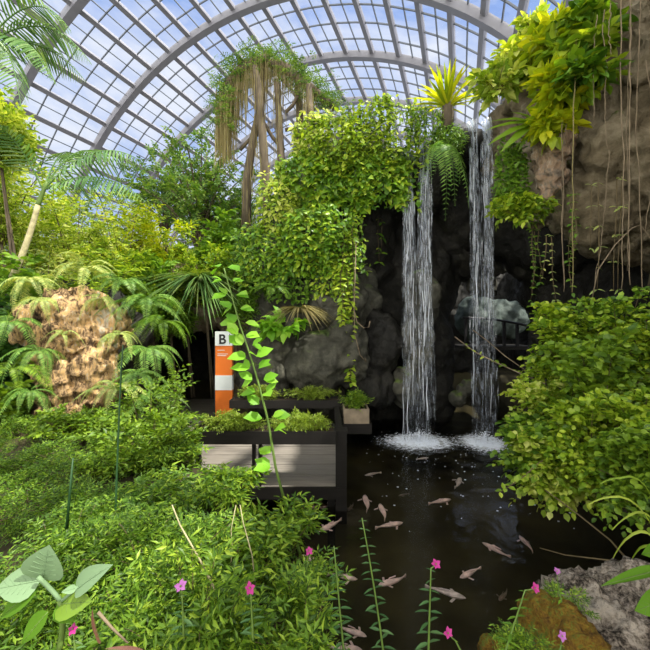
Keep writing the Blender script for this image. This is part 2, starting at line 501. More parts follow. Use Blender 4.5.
def bush_parts(seed, rx, ry, h, nb=26, tw=7, m=5, tl=0.22, kind='small', size=0.05, mat='feather', stem='twig', low=0.25, droop=0.3, lean=(0, 0), sr=0.008, spread=1.0, jit=0.25, sprigs=0, shoot=1.2):
    """foliage and stems of one shrub standing at the origin"""
    rng = np.random.default_rng(seed)
    fm, sm = MB(), MB()
    S, D, S2, D2 = [], [], [], []
    for i in range(nb):
        th = rng.uniform(0, 2 * PI)
        q = math.sqrt(rng.uniform(0, 1))
        ex, ey = rx * q * math.cos(th), ry * q * math.sin(th)
        ez = h * (low + (1 - low) * rng.uniform(0.35, 1.0)) * (1 - 0.4 * q * q)
        a = np.array([rng.normal(0, 0.06 * rx), rng.normal(0, 0.06 * ry), -0.05])
        c = np.array([ex + lean[0], ey + lean[1], ez])
        b = np.array([ex * 0.35, ey * 0.35, ez * 0.8])
        pts = bez(a, b, c, 7)
        sm.tube(pts, np.linspace(sr, sr * 0.35, 7), 4)
        for j in range(tw):
            t = rng.uniform(0.3, 1.0)
            p = (1 - t) ** 2 * a + 2 * t * (1 - t) * b + t * t * c
            d = np.array([ex, ey, 0.0]) / (max(rx, ry) + 1e-6) * 0.6 + rng.normal(0, 0.6, 3) + np.array([0, 0, 0.35])
            S.append(p)
            D.append(d)
        S.append(pts[-2])
        D.append(pts[-1] - pts[-2])
    for i in range(sprigs):                                  # long shoots that stand out of the mass
        th, q = rng.uniform(0, 2 * PI), math.sqrt(rng.uniform(0, 1))
        a = np.array([rx * q * .5 * math.cos(th), ry * q * .5 * math.sin(th), h * .5])
        c = np.array([rx * q * 1.15 * math.cos(th), ry * q * 1.15 * math.sin(th), h * rng.uniform(1.0, 1.4) * (1 - .25 * q)])
        pts = bez(a, (a * .6 + c * .4) + [0, 0, .2 * h], c, 9)
        sm.tube(pts, np.linspace(sr, sr * .4, 9), 4)
        for k in range(2, 9):
            for s in (0, 1, 2):
                dd = np.array([math.cos(k * 2.4 + s * PI), math.sin(k * 2.4 + s * PI), .35])
                S2.append(pts[k])
                D2.append(dd * .5 + unit(c - a) * .3)
    S, D = np.array(S), np.array(D)
    sprays(fm, rng, kind, S, D, tl * rng.uniform(0.6, 1.2, len(S)), m, size, droop, spread, jit)
    if S2:
        sprays(fm, rng, kind, np.array(S2), np.array(D2), tl * .75, max(2, m // 2), size * shoot, droop, spread, jit)
    return fm, sm


def shrub(name, label, cat, loc, seed, rx, ry, h, rz=0.0, group=None, mat='feather', stem='twig', root=None, **kw):
    o = thing(name, label, cat, loc, rz, group)
    if root is not None:                                     # the woody foot that reaches down to the bank
        r = np.array(root, float)
        for k in (0, 1):
            MB().tube(bez(r + [.05 * k, .08 * k, 0], r * .45 + [0, 0, .10 + .1 * k], (.03 * k, 0, .12), 8), np.linspace(.03, .014, 8), 6).build('trunk', 'bark', o)
    fm, sm = bush_parts(seed, rx, ry, h, mat=mat, **kw)
    fm.build('foliage', mat, o, smooth=False)
    sm.build('stem', stem, o)
    return o


def vine_patch(name, label, loc, w, h, depth, ns, m, kind, size, mat, seed, cat='vine', stem='greenstem', tilt=0.0, ragged=0.35, out=0.6, face=(0, -1), group=None, wild=0.35):
    """a climber hanging over a rock: w half width, h drop; the middle bulges out by depth; face = the way it looks"""
    rng = np.random.default_rng(seed)
    o = thing(name, label, cat, loc, math.atan2(face[0], -face[1]) * 1.0, group)
    fm, sm = MB(), MB()
    for i in range(ns):
        u = rng.uniform(-1, 1)
        x = u * w
        top = -h * ragged * rng.uniform(0, 1) * abs(u) - rng.uniform(0, 0.15) * h
        bot = -h * (1 - ragged * rng.uniform(0, 1) * (0.3 + 0.7 * abs(u)))
        k = max(3, int(m * (top - bot) / h))
        t = np.linspace(0, 1, k)
        z = top + (bot - top) * t
        bulge = depth * (1 - u * u) * np.sin(PI * np.clip(0.15 + 0.8 * (-z / h), 0, 1))
        y = -bulge - rng.uniform(0, 0.25) * depth
        xs = x + tilt * (-z) + np.cumsum(rng.normal(0, 0.02 * w, k))
        pts = np.stack([xs, y, z], 1)
        sm.tube(pts, 0.006, 3)
        d = np.stack([rng.normal(0, 0.7, k), -out * np.ones(k) + rng.normal(0, wild, k), -0.6 + rng.normal(0, wild, k)], 1)
        upv = np.stack([rng.normal(0, 0.3, k), -0.8 + rng.normal(0, 0.3, k), 0.75 * np.ones(k)], 1)
        leaves(fm, kind, pts, d, upv, size * rng.uniform(0.6, 1.2, k))
        d2 = np.stack([rng.normal(0, 0.9, k), -out * np.ones(k), 0.1 + rng.normal(0, wild, k)], 1)
        leaves(fm, kind, pts + rng.normal(0, 0.3 * size, (k, 3)), d2, upv + rng.normal(0, 0.3, (k, 3)), size * rng.uniform(0.5, 1.0, k))
    fm.build('foliage', mat, o, smooth=False)
    sm.build('stem', stem, o)
    return o


def frond_mb(L, n, w, droop, kind='narrow', rise=0.6, seed=0, lsize=1.0, hang=0.0, base=0.12, rr=0.006, wsc=0.62):
    """leaf-stalk from the origin out along +Y with leaflets to both sides; returns foliage incl. the stalk"""
    rng = np.random.default_rng(seed)
    mb = MB()
    t = np.linspace(0, 1, 14)
    y = L * t * (1 - 0.25 * droop * t)
    z = L * (rise * t - (rise * 0.55 + droop) * t * t)
    pts = np.stack([np.zeros_like(t), y, z], 1)
    mb.tube(pts, np.linspace(rr, rr * 0.3, 14), 4)
    tt = np.linspace(base, 0.99, n)
    P = np.stack([np.interp(tt, t, pts[:, i]) for i in range(3)], 1)
    tan = unit(np.gradient(P, axis=0))
    nrm = unit(np.cross(np.tile([1.0, 0, 0], (n, 1)), tan))
    prof = w * np.clip(np.sin(PI * np.clip(tt * 0.86 + 0.13, 0, 1)), 0.08, 1) ** 0.8
    for s in (-1, 1):
        d = tan * 0.45 + np.array([s, 0, 0]) + np.array([0, 0, -hang]) + rng.normal(0, 0.06, (n, 3))
        leaves(mb, kind, P, d, nrm + np.array([0, 0, 0.3]), prof * lsize, wsc)
    return mb


def fern(name, label, loc, L, nf, mat, seed, rz=0.0, arc=2 * PI, n=22, w=None, droop=0.5, rise=0.7, kind='narrow', hang=0.1, group=None, cat='fern', start=0.0, part='frond', var=0.3, rr=0.006):
    """rosette of fronds, each frond its own part"""
    rng = np.random.default_rng(seed)
    o = thing(name, label, cat, loc, rz, group)
    w = w or L * 0.22
    protos = []
    for i in range(min(4, nf)):
        protos.append(frond_mb(L, n, w, droop * rng.uniform(0.6, 1.4), kind, rise * rng.uniform(0.6, 1.3), seed + i, hang=hang, rr=rr).build(part, mat, o, smooth=False))
    allp = list(protos)
    for i in range(len(protos), nf):
        c = protos[i % len(protos)].copy()
        COL.objects.link(c)
        c.parent = o
        allp.append(c)
    for i, p in enumerate(allp):
        a = start + arc * (i + 0.5) / nf - arc / 2 + rng.normal(0, 0.12)
        s = rng.uniform(1 - var, 1 + var * 0.4)
        p.rotation_euler = (rng.normal(0, 0.15), rng.normal(0, 0.12), a)
        p.scale = (s, s, s)
    return o


def strap_clump(name, label, loc, L, n, mat, seed, wscale=1.0, rz=0.0, up=0.6, down=False, cat='plant', kind='strap', group=None, spread=1.0):
    rng = np.random.default_rng(seed)
    o = thing(name, label, cat, loc, rz, group)
    fm = MB()
    th = rng.uniform(0, 2 * PI, n)
    el = rng.uniform(0.1, 1.0, n) * up + 0.15
    d = np.stack([np.cos(th) * spread, np.sin(th) * spread, el], 1)
    pos = rng.normal(0, 0.03, (n, 3)) * L
    leaves(fm, kind, pos, d, np.tile([0, 0, 1.0], (n, 1)) + d * 0.2, L * rng.uniform(0.6, 1.1, n), wscale)
    fm.build('foliage', mat, o, smooth=False)
    return o


# ------------------------------------------------------------------ rocks
TEX = {}


def tex(kind, scale, **kw):
    key = (kind, scale)
    if key not in TEX:
        t = bpy.data.textures.new('rock_texture', kind)
        t.noise_scale = scale
        for k, v in kw.items():
            setattr(t, k, v)
        TEX[key] = t
    return TEX[key]


def rock(name, label, blobs, mat, voxel=0.12, d1=0.35, d2=0.12, s1=0.9, s2=0.3, cat='rock', parent=None, kind=None, seed=0, group=None):
    """one stone body: overlapping rounded masses fused, then worn and cracked"""
    c0 = np.mean([b[0] for b in blobs], axis=0)
    bm = bmesh.new()
    rng = np.random.default_rng(seed + 5)
    for c, r in blobs:
        r = (r, r, r) if np.isscalar(r) else r
        mt = Matrix.Translation(Vector(np.asarray(c) - c0)) @ Matrix.Rotation(rng.uniform(0, 6), 4, 'Z').to_4x4() if False else Matrix.Translation(Vector(np.asarray(c) - c0))
        mt = mt @ Matrix.Diagonal((*r, 1))
        bmesh.ops.create_icosphere(bm, subdivisions=3, radius=1.0, matrix=mt)
    me = bpy.data.meshes.new(name)
    bm.to_mesh(me)
    bm.free()
    o = bpy.data.objects.new(name, me)
    COL.objects.link(o)
    o.location = c0
    r = o.modifiers.new('fuse', 'REMESH')
    r.mode = 'VOXEL'
    r.voxel_size = voxel
    for t, s in ((tex('VORONOI', s1, distance_metric='DISTANCE'), d1), (tex('CLOUDS', s1 * 1.3, noise_depth=3), d1 * 0.9), (tex('VORONOI', s2, distance_metric='MANHATTAN'), d2), (tex('CLOUDS', s2, noise_depth=4), d2)):
        m = o.modifiers.new('wear', 'DISPLACE')
        m.texture = t
        m.strength = s
        m.mid_level = 0.5
        m.texture_coords = 'GLOBAL'
    dg = bpy.context.evaluated_depsgraph_get()
    nm = bpy.data.meshes.new_from_object(o.evaluated_get(dg))
    o.modifiers.clear()
    o.data = nm
    bpy.data.meshes.remove(me)
    nm.name = name
    nm.polygons.foreach_set('use_smooth', np.zeros(len(nm.polygons), dtype=bool) if voxel > 0.3 else np.ones(len(nm.polygons), dtype=bool))
    nm.materials.clear()
    nm.materials.append(M[mat])
    if parent is not None:
        o.parent = parent
    return tag(o, label, cat, group, kind)
SUN_DIR = (-0.52, 0.22, -0.82)
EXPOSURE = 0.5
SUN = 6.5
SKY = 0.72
SKY_FILL = 2.1  # strength of the fill added to the sky behind the viewer

# ================================================================== SETTING
# ---- camera
cam = bpy.data.cameras.new('camera')
cam.sensor_width = 36
cam.lens = 36 * F / 650
cam.shift_y = -3 / 650
cam.clip_start = 0.05
cam.clip_end = 300
co = bpy.data.objects.new('camera', cam)
COL.objects.link(co)
co.location = (0, 0, CAMZ)
co.rotation_euler = (PI / 2, 0, 0)
sc.camera = co

# ---- sky and sun
w = bpy.data.worlds.new('sky')
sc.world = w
w.use_nodes = True
nt = w.node_tree
nt.nodes.clear()
wo = nt.nodes.new('ShaderNodeOutputWorld')
bg = nt.nodes.new('ShaderNodeBackground')
tc = N(nt, 'ShaderNodeTexCoord')
mp = N(nt, 'ShaderNodeMapping')
mp.inputs['Scale'].default_value = (1, 1, 1.8)
nt.links.new(tc.outputs['Generated'], mp.inputs[0])
nz = N(nt, 'ShaderNodeTexNoise', Scale=2.6, Detail=8.0, Roughness=0.58, Distortion=0.4)
nt.links.new(mp.outputs[0], nz.inputs['Vector'])
sep = N(nt, 'ShaderNodeSeparateXYZ')
nt.links.new(tc.outputs['Generated'], sep.inputs[0])
blue = ramp(nt, sep.outputs[2], [(0.0, (0.72, 0.80, 0.92)), (0.25, (0.45, 0.60, 0.92)), (0.75, (0.26, 0.42, 0.86))])
cl = ramp(nt, nz.outputs[0], [(0.40, (0.0,) * 3), (0.60, (1.0,) * 3)])
mx = N(nt, 'ShaderNodeMix', data_type='RGBA')
nt.links.new(cl, mx.inputs[0])
nt.links.new(blue, mx.inputs[6])
mx.inputs[7].default_value = (0.86, 0.90, 1.0, 1)
mw = N(nt, 'ShaderNodeMix', data_type='RGBA')
nt.links.new(mx.outputs[2], mw.inputs[6])
mw.inputs[7].default_value = (1.0, 0.96, 0.88, 1)
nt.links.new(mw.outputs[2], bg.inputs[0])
# soft fill added: the unseen sky behind the viewer is made brighter and warmer
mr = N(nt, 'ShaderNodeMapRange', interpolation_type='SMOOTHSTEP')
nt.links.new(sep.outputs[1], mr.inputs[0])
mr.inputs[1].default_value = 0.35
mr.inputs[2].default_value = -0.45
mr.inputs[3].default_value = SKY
mr.inputs[4].default_value = SKY_FILL
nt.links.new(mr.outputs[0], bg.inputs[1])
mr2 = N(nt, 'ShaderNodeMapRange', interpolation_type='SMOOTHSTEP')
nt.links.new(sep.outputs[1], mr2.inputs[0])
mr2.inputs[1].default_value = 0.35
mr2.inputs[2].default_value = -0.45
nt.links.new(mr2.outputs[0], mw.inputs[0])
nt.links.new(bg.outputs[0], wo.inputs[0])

sun = bpy.data.lights.new('sun', 'SUN')
sun.energy = SUN
sun.color = (1.0, 0.93, 0.80)
sun.angle = math.radians(1.2)
so = bpy.data.objects.new('sun', sun)
COL.objects.link(so)
so.rotation_euler = Vector(SUN_DIR).to_track_quat('-Z', 'Y').to_euler()

sc.view_settings.view_transform = 'Standard'
sc.view_settings.look = 'None'
sc.view_settings.gamma = 1
sc.view_settings.use_curve_mapping = False
sc.view_settings.exposure = EXPOSURE

# ---- the glass vault
YAW = math.atan(135 / F)
AX = np.array([math.sin(YAW), math.cos(YAW), 0])
LA = np.array([math.cos(YAW), -math.sin(YAW), 0])
VR, VX, VZ = 17.5, -10.89, CAMZ + 0.26
DK = [6.615 + 4.765 * k for k in range(-2, 8)]


def vault(a, D, r=VR):
    a = np.radians(np.asarray(a, float))
    D = np.asarray(D, float)
    return (AX * D[..., None] + LA * (VX + r * np.cos(a))[..., None] + np.array([0, 0, 1.0]) * (VZ + r * np.sin(a))[..., None])


def arc_beam(D, r0, r1, hw, n=64):
    """an arched beam of rectangular section"""
    a = np.linspace(-4, 184, n)
    V = np.stack([vault(a, np.full(n, D + s * hw), r) for r in (r0, r1) for s in (-1, 1)], 1).reshape(-1, 3)
    Q = []
    for i in range(n - 1):
        b, c = i * 4, i * 4 + 4
        Q += [(b, b + 1, c + 1, c), (b + 2, c + 2, c + 3, b + 3), (b, c, c + 2, b + 2), (b + 1, b + 3, c + 3, c + 1)]
    Q += [(0, 2, 3, 1), (4 * n - 4, 4 * n - 3, 4 * n - 1, 4 * n - 2)]
    return MB().add(V, Q)


def long_beam(a, r0, r1, hw):
    """a straight beam along the vault at angle a"""
    da = math.degrees(hw / VR)
    V = [vault(np.array([a + s * da]), np.array([D]), r)[0] for D in (DK[0], DK[-1]) for r in (r0, r1) for s in (-1, 1)]
    Q = [(0, 1, 3, 2), (4, 6, 7, 5), (0, 4, 5, 1), (2, 3, 7, 6), (0, 2, 6, 4), (1, 5, 7, 3)]
    return MB().add(V, Q)


roof = thing('ceiling', 'arched glass roof with grey steel ribs and glazing bars', 'roof')
roof['kind'] = 'structure'
for D in DK:
    arc_beam(D, VR - 0.30, VR + 0.12, 0.19).build('arch_rib', 'metal', roof, smooth=False)
ANG = [88 - 5.8 * k for k in range(1, 15)] + [88 + 5.4 * k for k in range(0, 17)]
ANG = sorted(ANG)
for a in ANG:
    long_beam(a, VR - 0.10, VR + 0.14, 0.13).build('purlin', 'metal', roof, smooth=False)
for a0, a1 in zip(ANG, ANG[1:]):
    long_beam((a0 + a1) / 2, VR + 0.02, VR + 0.10, 0.022).build('glazing_bar', 'thinmetal', roof, smooth=False)
for D0, D1 in zip(DK, DK[1:]):
    for j in (1, 2, 3):
        arc_beam(D0 + (D1 - D0) * j / 4, VR + 0.02, VR + 0.10, 0.025, 48).build('glazing_bar', 'thinmetal', roof, smooth=False)
a = np.linspace(-4, 184, 90)
V = np.concatenate([vault(a, np.full(90, D), VR + 0.06) for D in (DK[0], DK[-1])])
Q = [(i, i + 1, 90 + i + 1, 90 + i) for i in range(89)]
MB().add(V, Q).build('glass_pane', 'glass', roof)
# end wall of the house, far behind the greenery
a = np.linspace(0, 180, 40)
arcp = vault(a, np.full(40, DK[-1]), VR)
bot = arcp.copy()
bot[:, 2] = -0.2
V = np.concatenate([arcp, bot])
tag(MB().add(V, [(i, i + 1, 40 + i + 1, 40 + i) for i in range(39)]).build('wall_end', 'glass', None), 'glazed end wall under the arched roof', 'wall', kind='structure')
for nm, aa in (('wall_left', 184), ('wall_right', -4)):
    p0, p1 = vault(np.array([aa, aa]), np.array([DK[0], DK[-1]]))
    n = LA * 0.15
    V = [p0 - n, p0 + n, p1 - n, p1 + n]
    V = np.array(V + [np.array([v[0], v[1], -0.5]) for v in V])
    tag(MB().add(V, [(0, 1, 3, 2), (4, 6, 7, 5), (0, 2, 6, 4), (1, 5, 7, 3), (0, 4, 5, 1), (2, 3, 7, 6)]).build(nm, 'greyrock', None, False), 'low plinth wall carrying the glass roof', 'wall', kind='structure')


# ---- ground and pond
def smooth(e0, e1, x):
    t = np.clip((x - e0) / (e1 - e0), 0, 1)
    return t * t * (3 - 2 * t)


def G(x, y):
    x, y = np.asarray(x, float), np.asarray(y, float)
    bl = np.interp(y, [1.2, 1.5, 2.8, 3.6, 4.2, 4.8, 6.2, 9, 20], [0.7, 0.2, -0.25, -0.75, -1.7, -2.7, -2.9, -2.7, -2.7])
    br = np.interp(y, [1.2, 1.6, 2.1, 3, 4.5, 6, 9, 16], [0.2, 0.75, 1.3, 2.9, 4.3, 4.6, 5.4, 7.5])
    dd = np.minimum.reduce([x - bl, br - x, 16 - y, y - 1.35])
    bank = np.where(x < 0.4, 1.3, np.interp(y, [1.2, 3, 5], [1.0, 0.8, 0.7]))
    path = smooth(4.9, 5.3, y) * smooth(-6.2, -5.2, x) * smooth(-1.0, -1.6, x) * smooth(16, 12, y)
    bank = bank * (1 - path) + 0.24 * path
    hill = smooth(-5.5, -9, x) * 1.8 + smooth(13, 18, y) * smooth(-1.5, -3.5, x) * 2.5
    bank = bank + hill * (1 - path)
    t = smooth(-0.35, 0.25, dd)
    return bank * (1 - t) + -0.75 * t


gx = np.concatenate([np.arange(-29, -8, 0.7), np.arange(-8, 9.01, 0.14)])
gy = np.concatenate([np.arange(-3, 13, 0.14), np.arange(13, 44, 0.8)])
XX, YY = np.meshgrid(gx, gy)
ZZ = G(XX, YY) + 0.03 * np.sin(XX * 5.1 + YY * 2.3) * np.cos(YY * 4.3 - XX)
V = np.stack([XX, YY, ZZ], -1).reshape(-1, 3)
nx, ny = len(gx), len(gy)
i = np.arange(ny - 1)[:, None] * nx + np.arange(nx - 1)[None, :]
Q = np.stack([i, i + 1, i + nx + 1, i + nx], -1).reshape(-1, 4)
tag(mesh_np('ground', V, [Q], 'mud'), 'dark soil banks around the pond', 'ground', kind='structure')

wx, wy = np.arange(-3.2, 8.6, 0.12), np.arange(1.2, 15.5, 0.12)
XX, YY = np.meshgrid(wx, wy)
FALLS = [(2.26, 8.45), (3.80, 8.35)]
ZZ = np.zeros_like(XX)
for fx, fy in FALLS:
    rr = np.hypot(XX - fx, YY - fy)
    ZZ += 0.035 * np.exp(-rr / 1.1) * np.sin(rr * 13)
V = np.stack([XX, YY, ZZ], -1).reshape(-1, 3)
nx, ny = len(wx), len(wy)
i = np.arange(ny - 1)[:, None] * nx + np.arange(nx - 1)[None, :]
Q = np.stack([i, i + 1, i + nx + 1, i + nx], -1).reshape(-1, 4)
tag(mesh_np('pond_water', V, [Q], 'water'), 'dark still pond water below the waterfalls', 'water', kind='structure')

# ================================================================== ROCKS
def B(px, py, Y, r):
    return (at(px, py, Y), r)


# the dark wall behind the falls, with lips the water leaves from
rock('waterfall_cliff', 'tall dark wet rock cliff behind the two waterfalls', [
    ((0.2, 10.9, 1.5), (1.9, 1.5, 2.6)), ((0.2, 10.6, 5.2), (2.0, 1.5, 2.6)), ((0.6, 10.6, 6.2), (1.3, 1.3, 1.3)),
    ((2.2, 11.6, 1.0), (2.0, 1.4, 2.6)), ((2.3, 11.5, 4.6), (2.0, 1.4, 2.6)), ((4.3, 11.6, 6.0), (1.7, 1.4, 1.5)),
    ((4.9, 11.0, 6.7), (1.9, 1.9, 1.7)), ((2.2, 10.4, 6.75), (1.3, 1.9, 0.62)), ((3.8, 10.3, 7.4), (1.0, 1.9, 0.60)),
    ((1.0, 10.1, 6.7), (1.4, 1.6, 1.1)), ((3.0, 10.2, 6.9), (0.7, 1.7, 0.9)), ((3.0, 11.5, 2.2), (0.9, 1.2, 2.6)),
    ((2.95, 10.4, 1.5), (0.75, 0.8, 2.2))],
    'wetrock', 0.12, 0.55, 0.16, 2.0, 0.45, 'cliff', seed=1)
# centre-left cliff that the climbers cover
rock('planted_cliff', 'grey rock cliff overgrown with climbers left of the waterfalls', [
    ((-1.3, 10.2, 2.0), (1.2, 1.2, 2.6)), ((0.3, 9.9, 3.0), (1.2, 1.0, 3.0)), ((-0.2, 10.0, 5.4), (1.3, 1.1, 1.7)),
    ((1.0, 9.9, 7.1), (1.5, 1.1, 1.05)), ((-1.4, 10.2, 4.0), (1.1, 1.0, 1.5)), ((0.1, 9.9, 6.9), (1.2, 1.0, 1.05))],
    'greyrock', 0.12, 0.45, 0.14, 0.9, 0.3, 'cliff', seed=2)
# boulders at its foot
rock('boulder', 'large rounded grey boulder behind the planters, left of the hanging vine', [B(318, 362, 8.6, (0.85, 0.6, 0.75)), B(345, 350, 8.7, (0.6, 0.6, 0.9))], 'greyrock', 0.07, 0.3, 0.1, 0.7, 0.22, 'boulder', seed=3)
rock('boulder', 'brown grey boulder under the straw-tipped grass tuft', [B(272, 345, 8.8, (0.75, 0.6, 0.65)), B(262, 375, 8.7, (0.7, 0.6, 0.6)), B(292, 325, 8.9, (.7, .6, .5))], 'greyrock', 0.07, 0.3, 0.1, 0.7, 0.22, 'boulder', seed=4)
rock('boulder', 'square-edged grey rock above the boulders, under the vine leaves', [B(338, 300, 8.9, (0.75, 0.6, 0.62))], 'greyrock', 0.07, 0.3, 0.1, 0.6, 0.22, 'boulder', seed=5)
rock('boulder', 'dark boulder between the hanging vine and the wide waterfall', [B(378, 345, 9.3, (0.6, 0.6, 1.0)), B(372, 385, 9.2, (0.7, 0.6, 0.6))], 'wetrock', 0.08, 0.3, 0.1, 0.8, 0.25, 'boulder', seed=6)
rock('boulder', 'pale leaning rock slab beside and behind the wide waterfall', [B(424, 300, 9.1, (0.38, 0.4, 0.75)), B(418, 345, 9.1, (0.45, 0.4, 0.75)), B(408, 385, 9.1, (0.4, 0.4, 0.6))], 'greyrock', 0.07, 0.3, 0.1, 0.7, 0.22, 'boulder', seed=7)
# right-hand overhang
rock('overhanging_rock', 'huge brown grey overhanging rock with roots dangling down its face', [
    ((5.7, 7.4, 6.6), (1.1, 1.4, 1.3)), ((6.1, 6.6, 6.0), (1.5, 1.3, 1.9)), ((6.5, 6.2, 8.0), (1.7, 1.6, 1.7)), ((5.0, 7.2, 8.0), (0.85, 1.2, 0.95)),
    ((6.6, 6.0, 5.4), (1.3, 1.3, 1.4)), ((5.6, 8.6, 7.2), (1.3, 1.6, 1.8)), ((5.4, 6.5, 6.0), (0.8, 0.9, 1.0))],
    'cliffrock', 0.085, 0.5, 0.24, 0.8, 0.25, 'rock', seed=8)
rock('rock_corner', 'pale streaked rock corner hanging down under the lime leaves', [(at(552, 140, 6.3), (.24, .4, .6)), (at(550, 168, 6.25), (.13, .2, .55)), (at(558, 165, 6.3), (.12, .2, .40)), (at(545, 118, 6.5), (.35, .4, .35))], 'palerock', 0.035, 0.10, 0.12, 0.5, 0.12, 'rock', seed=31)
rock('cave_rock', 'dark rock wall at the back of the cave on the right', [
    ((6.9, 9.2, 1.5), (1.0, 1.6, 3.2)), ((7.1, 7.6, 3.2), (0.7, 1.4, 2.2)), ((7.7, 10.6, 4.2), (1.5, 1.2, 1.8)), ((6.3, 9.3, 5.0), (1.3, 1.5, 0.9)), ((5.2, 9.9, 5.6), (0.9, 1.3, 0.8))],
    'wetrock', 0.13, 0.4, 0.14, 0.9, 0.3, 'rock', seed=9)
rock('boulder', 'small tan rock with a mossy cap above the footbridge', [B(490, 262, 11.4, (0.5, 0.4, 0.55)), B(483, 285, 11.4, (0.4, 0.4, 0.4))], 'greyrock', 0.07, 0.2, 0.08, 0.5, 0.2, 'boulder', seed=10)
rock('boulder', 'teal-grey rock shelf beyond the footbridge railing', [B(478, 318, 14.0, (0.9, 0.5, 0.9)), B(505, 318, 14.2, (0.9, 0.5, 0.8))], 'tealrock', 0.09, 0.25, 0.1, 0.6, 0.25, 'boulder', seed=11)
rock('boulder', 'small pale stone at the foot of the narrow waterfall', [B(466, 388, 9.4, (0.24, 0.2, 0.24)), B(458, 398, 9.3, (0.25, 0.2, 0.2))], 'greyrock', 0.05, 0.15, 0.06, 0.4, 0.15, 'boulder', seed=12)
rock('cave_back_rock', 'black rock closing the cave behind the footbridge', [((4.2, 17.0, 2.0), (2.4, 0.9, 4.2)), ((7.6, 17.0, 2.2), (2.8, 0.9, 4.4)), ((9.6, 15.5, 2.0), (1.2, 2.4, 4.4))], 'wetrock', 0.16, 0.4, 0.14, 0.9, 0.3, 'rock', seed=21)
rock('sun_block_cliff', 'added unseen brown grey cliff on the right that keeps sun off the pond', [((6.0, 3.9, 3.0), (1.2, 1.7, 4.2)), ((6.0, 3.6, 7.6), (1.4, 2.0, 2.1)), ((5.2, 1.0, 3.6), (1.3, 1.8, 4.4)), ((5.2, 0.5, 7.4), (1.5, 1.9, 2.0))], 'cliffrock', 0.18, 0.5, 0.16, 0.9, 0.3, 'cliff', seed=22)  # rock mass added out of view to shade the near pond and bank
# left: sunlit tan outcrop, and the rock over the tunnel
rock('tan_outcrop', 'sunlit tan rock outcrop with ferns growing on it', [
    B(72, 395, 5.7, (0.36, 0.45, 0.55)), B(62, 355, 5.9, (0.40, 0.45, 0.7)), B(84, 335, 6.0, (0.36, 0.42, 0.7)), B(108, 335, 6.15, (0.30, 0.4, 0.55)), B(48, 325, 6.1, (0.36, 0.45, 0.4)), B(78, 312, 6.2, (0.6, 0.5, 0.35)), B(95, 380, 5.8, (.3, .4, .5))],
    'tanrock', 0.04, 0.30, 0.15, 0.8, 0.16, 'rock', seed=13)
rock('fern_bank', 'dark mossy rock bank behind the tan outcrop and its ferns', [
    ((-6.4, 7.4, 2.2), (1.6, 0.8, 1.6)), ((-5.2, 7.6, 2.2), (1.3, 0.7, 1.5)), ((-7.6, 7.0, 1.8), (1.2, 1.0, 1.6))], 'wetrock', 0.1, 0.4, 0.14, 0.7, 0.25, 'rock', seed=33)
rock('tunnel_rock', 'grey brown rock lintel over the dark tunnel behind the sign', [
    ((-5.4, 10.3, 4.0), (1.6, 1.2, 1.2)), ((-3.7, 10.2, 3.7), (1.5, 1.1, 1.0)), ((-2.3, 10.3, 3.2), (0.9, 1.0, 1.3)), ((-6.6, 10.0, 2.0), (1.2, 1.2, 2.4)), ((-2.35, 10.2, 1.4), (0.55, 0.8, 1.6)),
    ((-4.4, 12.5, 4.2), (2.4, 2.0, 1.3))],
    'cliffrock', 0.12, 0.4, 0.14, 0.8, 0.3, 'rock', seed=14)
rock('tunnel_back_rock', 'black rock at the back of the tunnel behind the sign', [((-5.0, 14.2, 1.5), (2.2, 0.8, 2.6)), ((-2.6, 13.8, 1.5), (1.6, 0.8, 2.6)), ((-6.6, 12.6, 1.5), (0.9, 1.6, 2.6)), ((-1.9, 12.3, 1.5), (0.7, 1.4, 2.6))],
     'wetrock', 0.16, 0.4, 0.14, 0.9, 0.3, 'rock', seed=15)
# bottom right boulder: two stones, one bare and one mossy
rock('boulder', 'bare speckled grey boulder at the water edge in the lower right corner', [B(612, 650, 1.75, (0.30, 0.28, 0.32)), B(655, 638, 1.8, (0.34, 0.3, 0.34)), B(645, 700, 1.6, (0.5, 0.35, 0.34)), B(590, 612, 1.9, (0.2, 0.15, 0.16))], 'boulder', 0.022, 0.08, 0.05, 0.3, 0.07, 'boulder', seed=16)
rock('mossy_stone', 'orange-brown mossy stone leaning on the speckled grey boulder', [B(552, 645, 1.55, (0.12, 0.15, 0.15)), B(530, 700, 1.5, (0.2, 0.2, 0.22)), B(568, 660, 1.5, (0.12, 0.16, 0.2))], 'mossrock', 0.018, 0.04, 0.035, 0.2, 0.05, 'stone', seed=17)

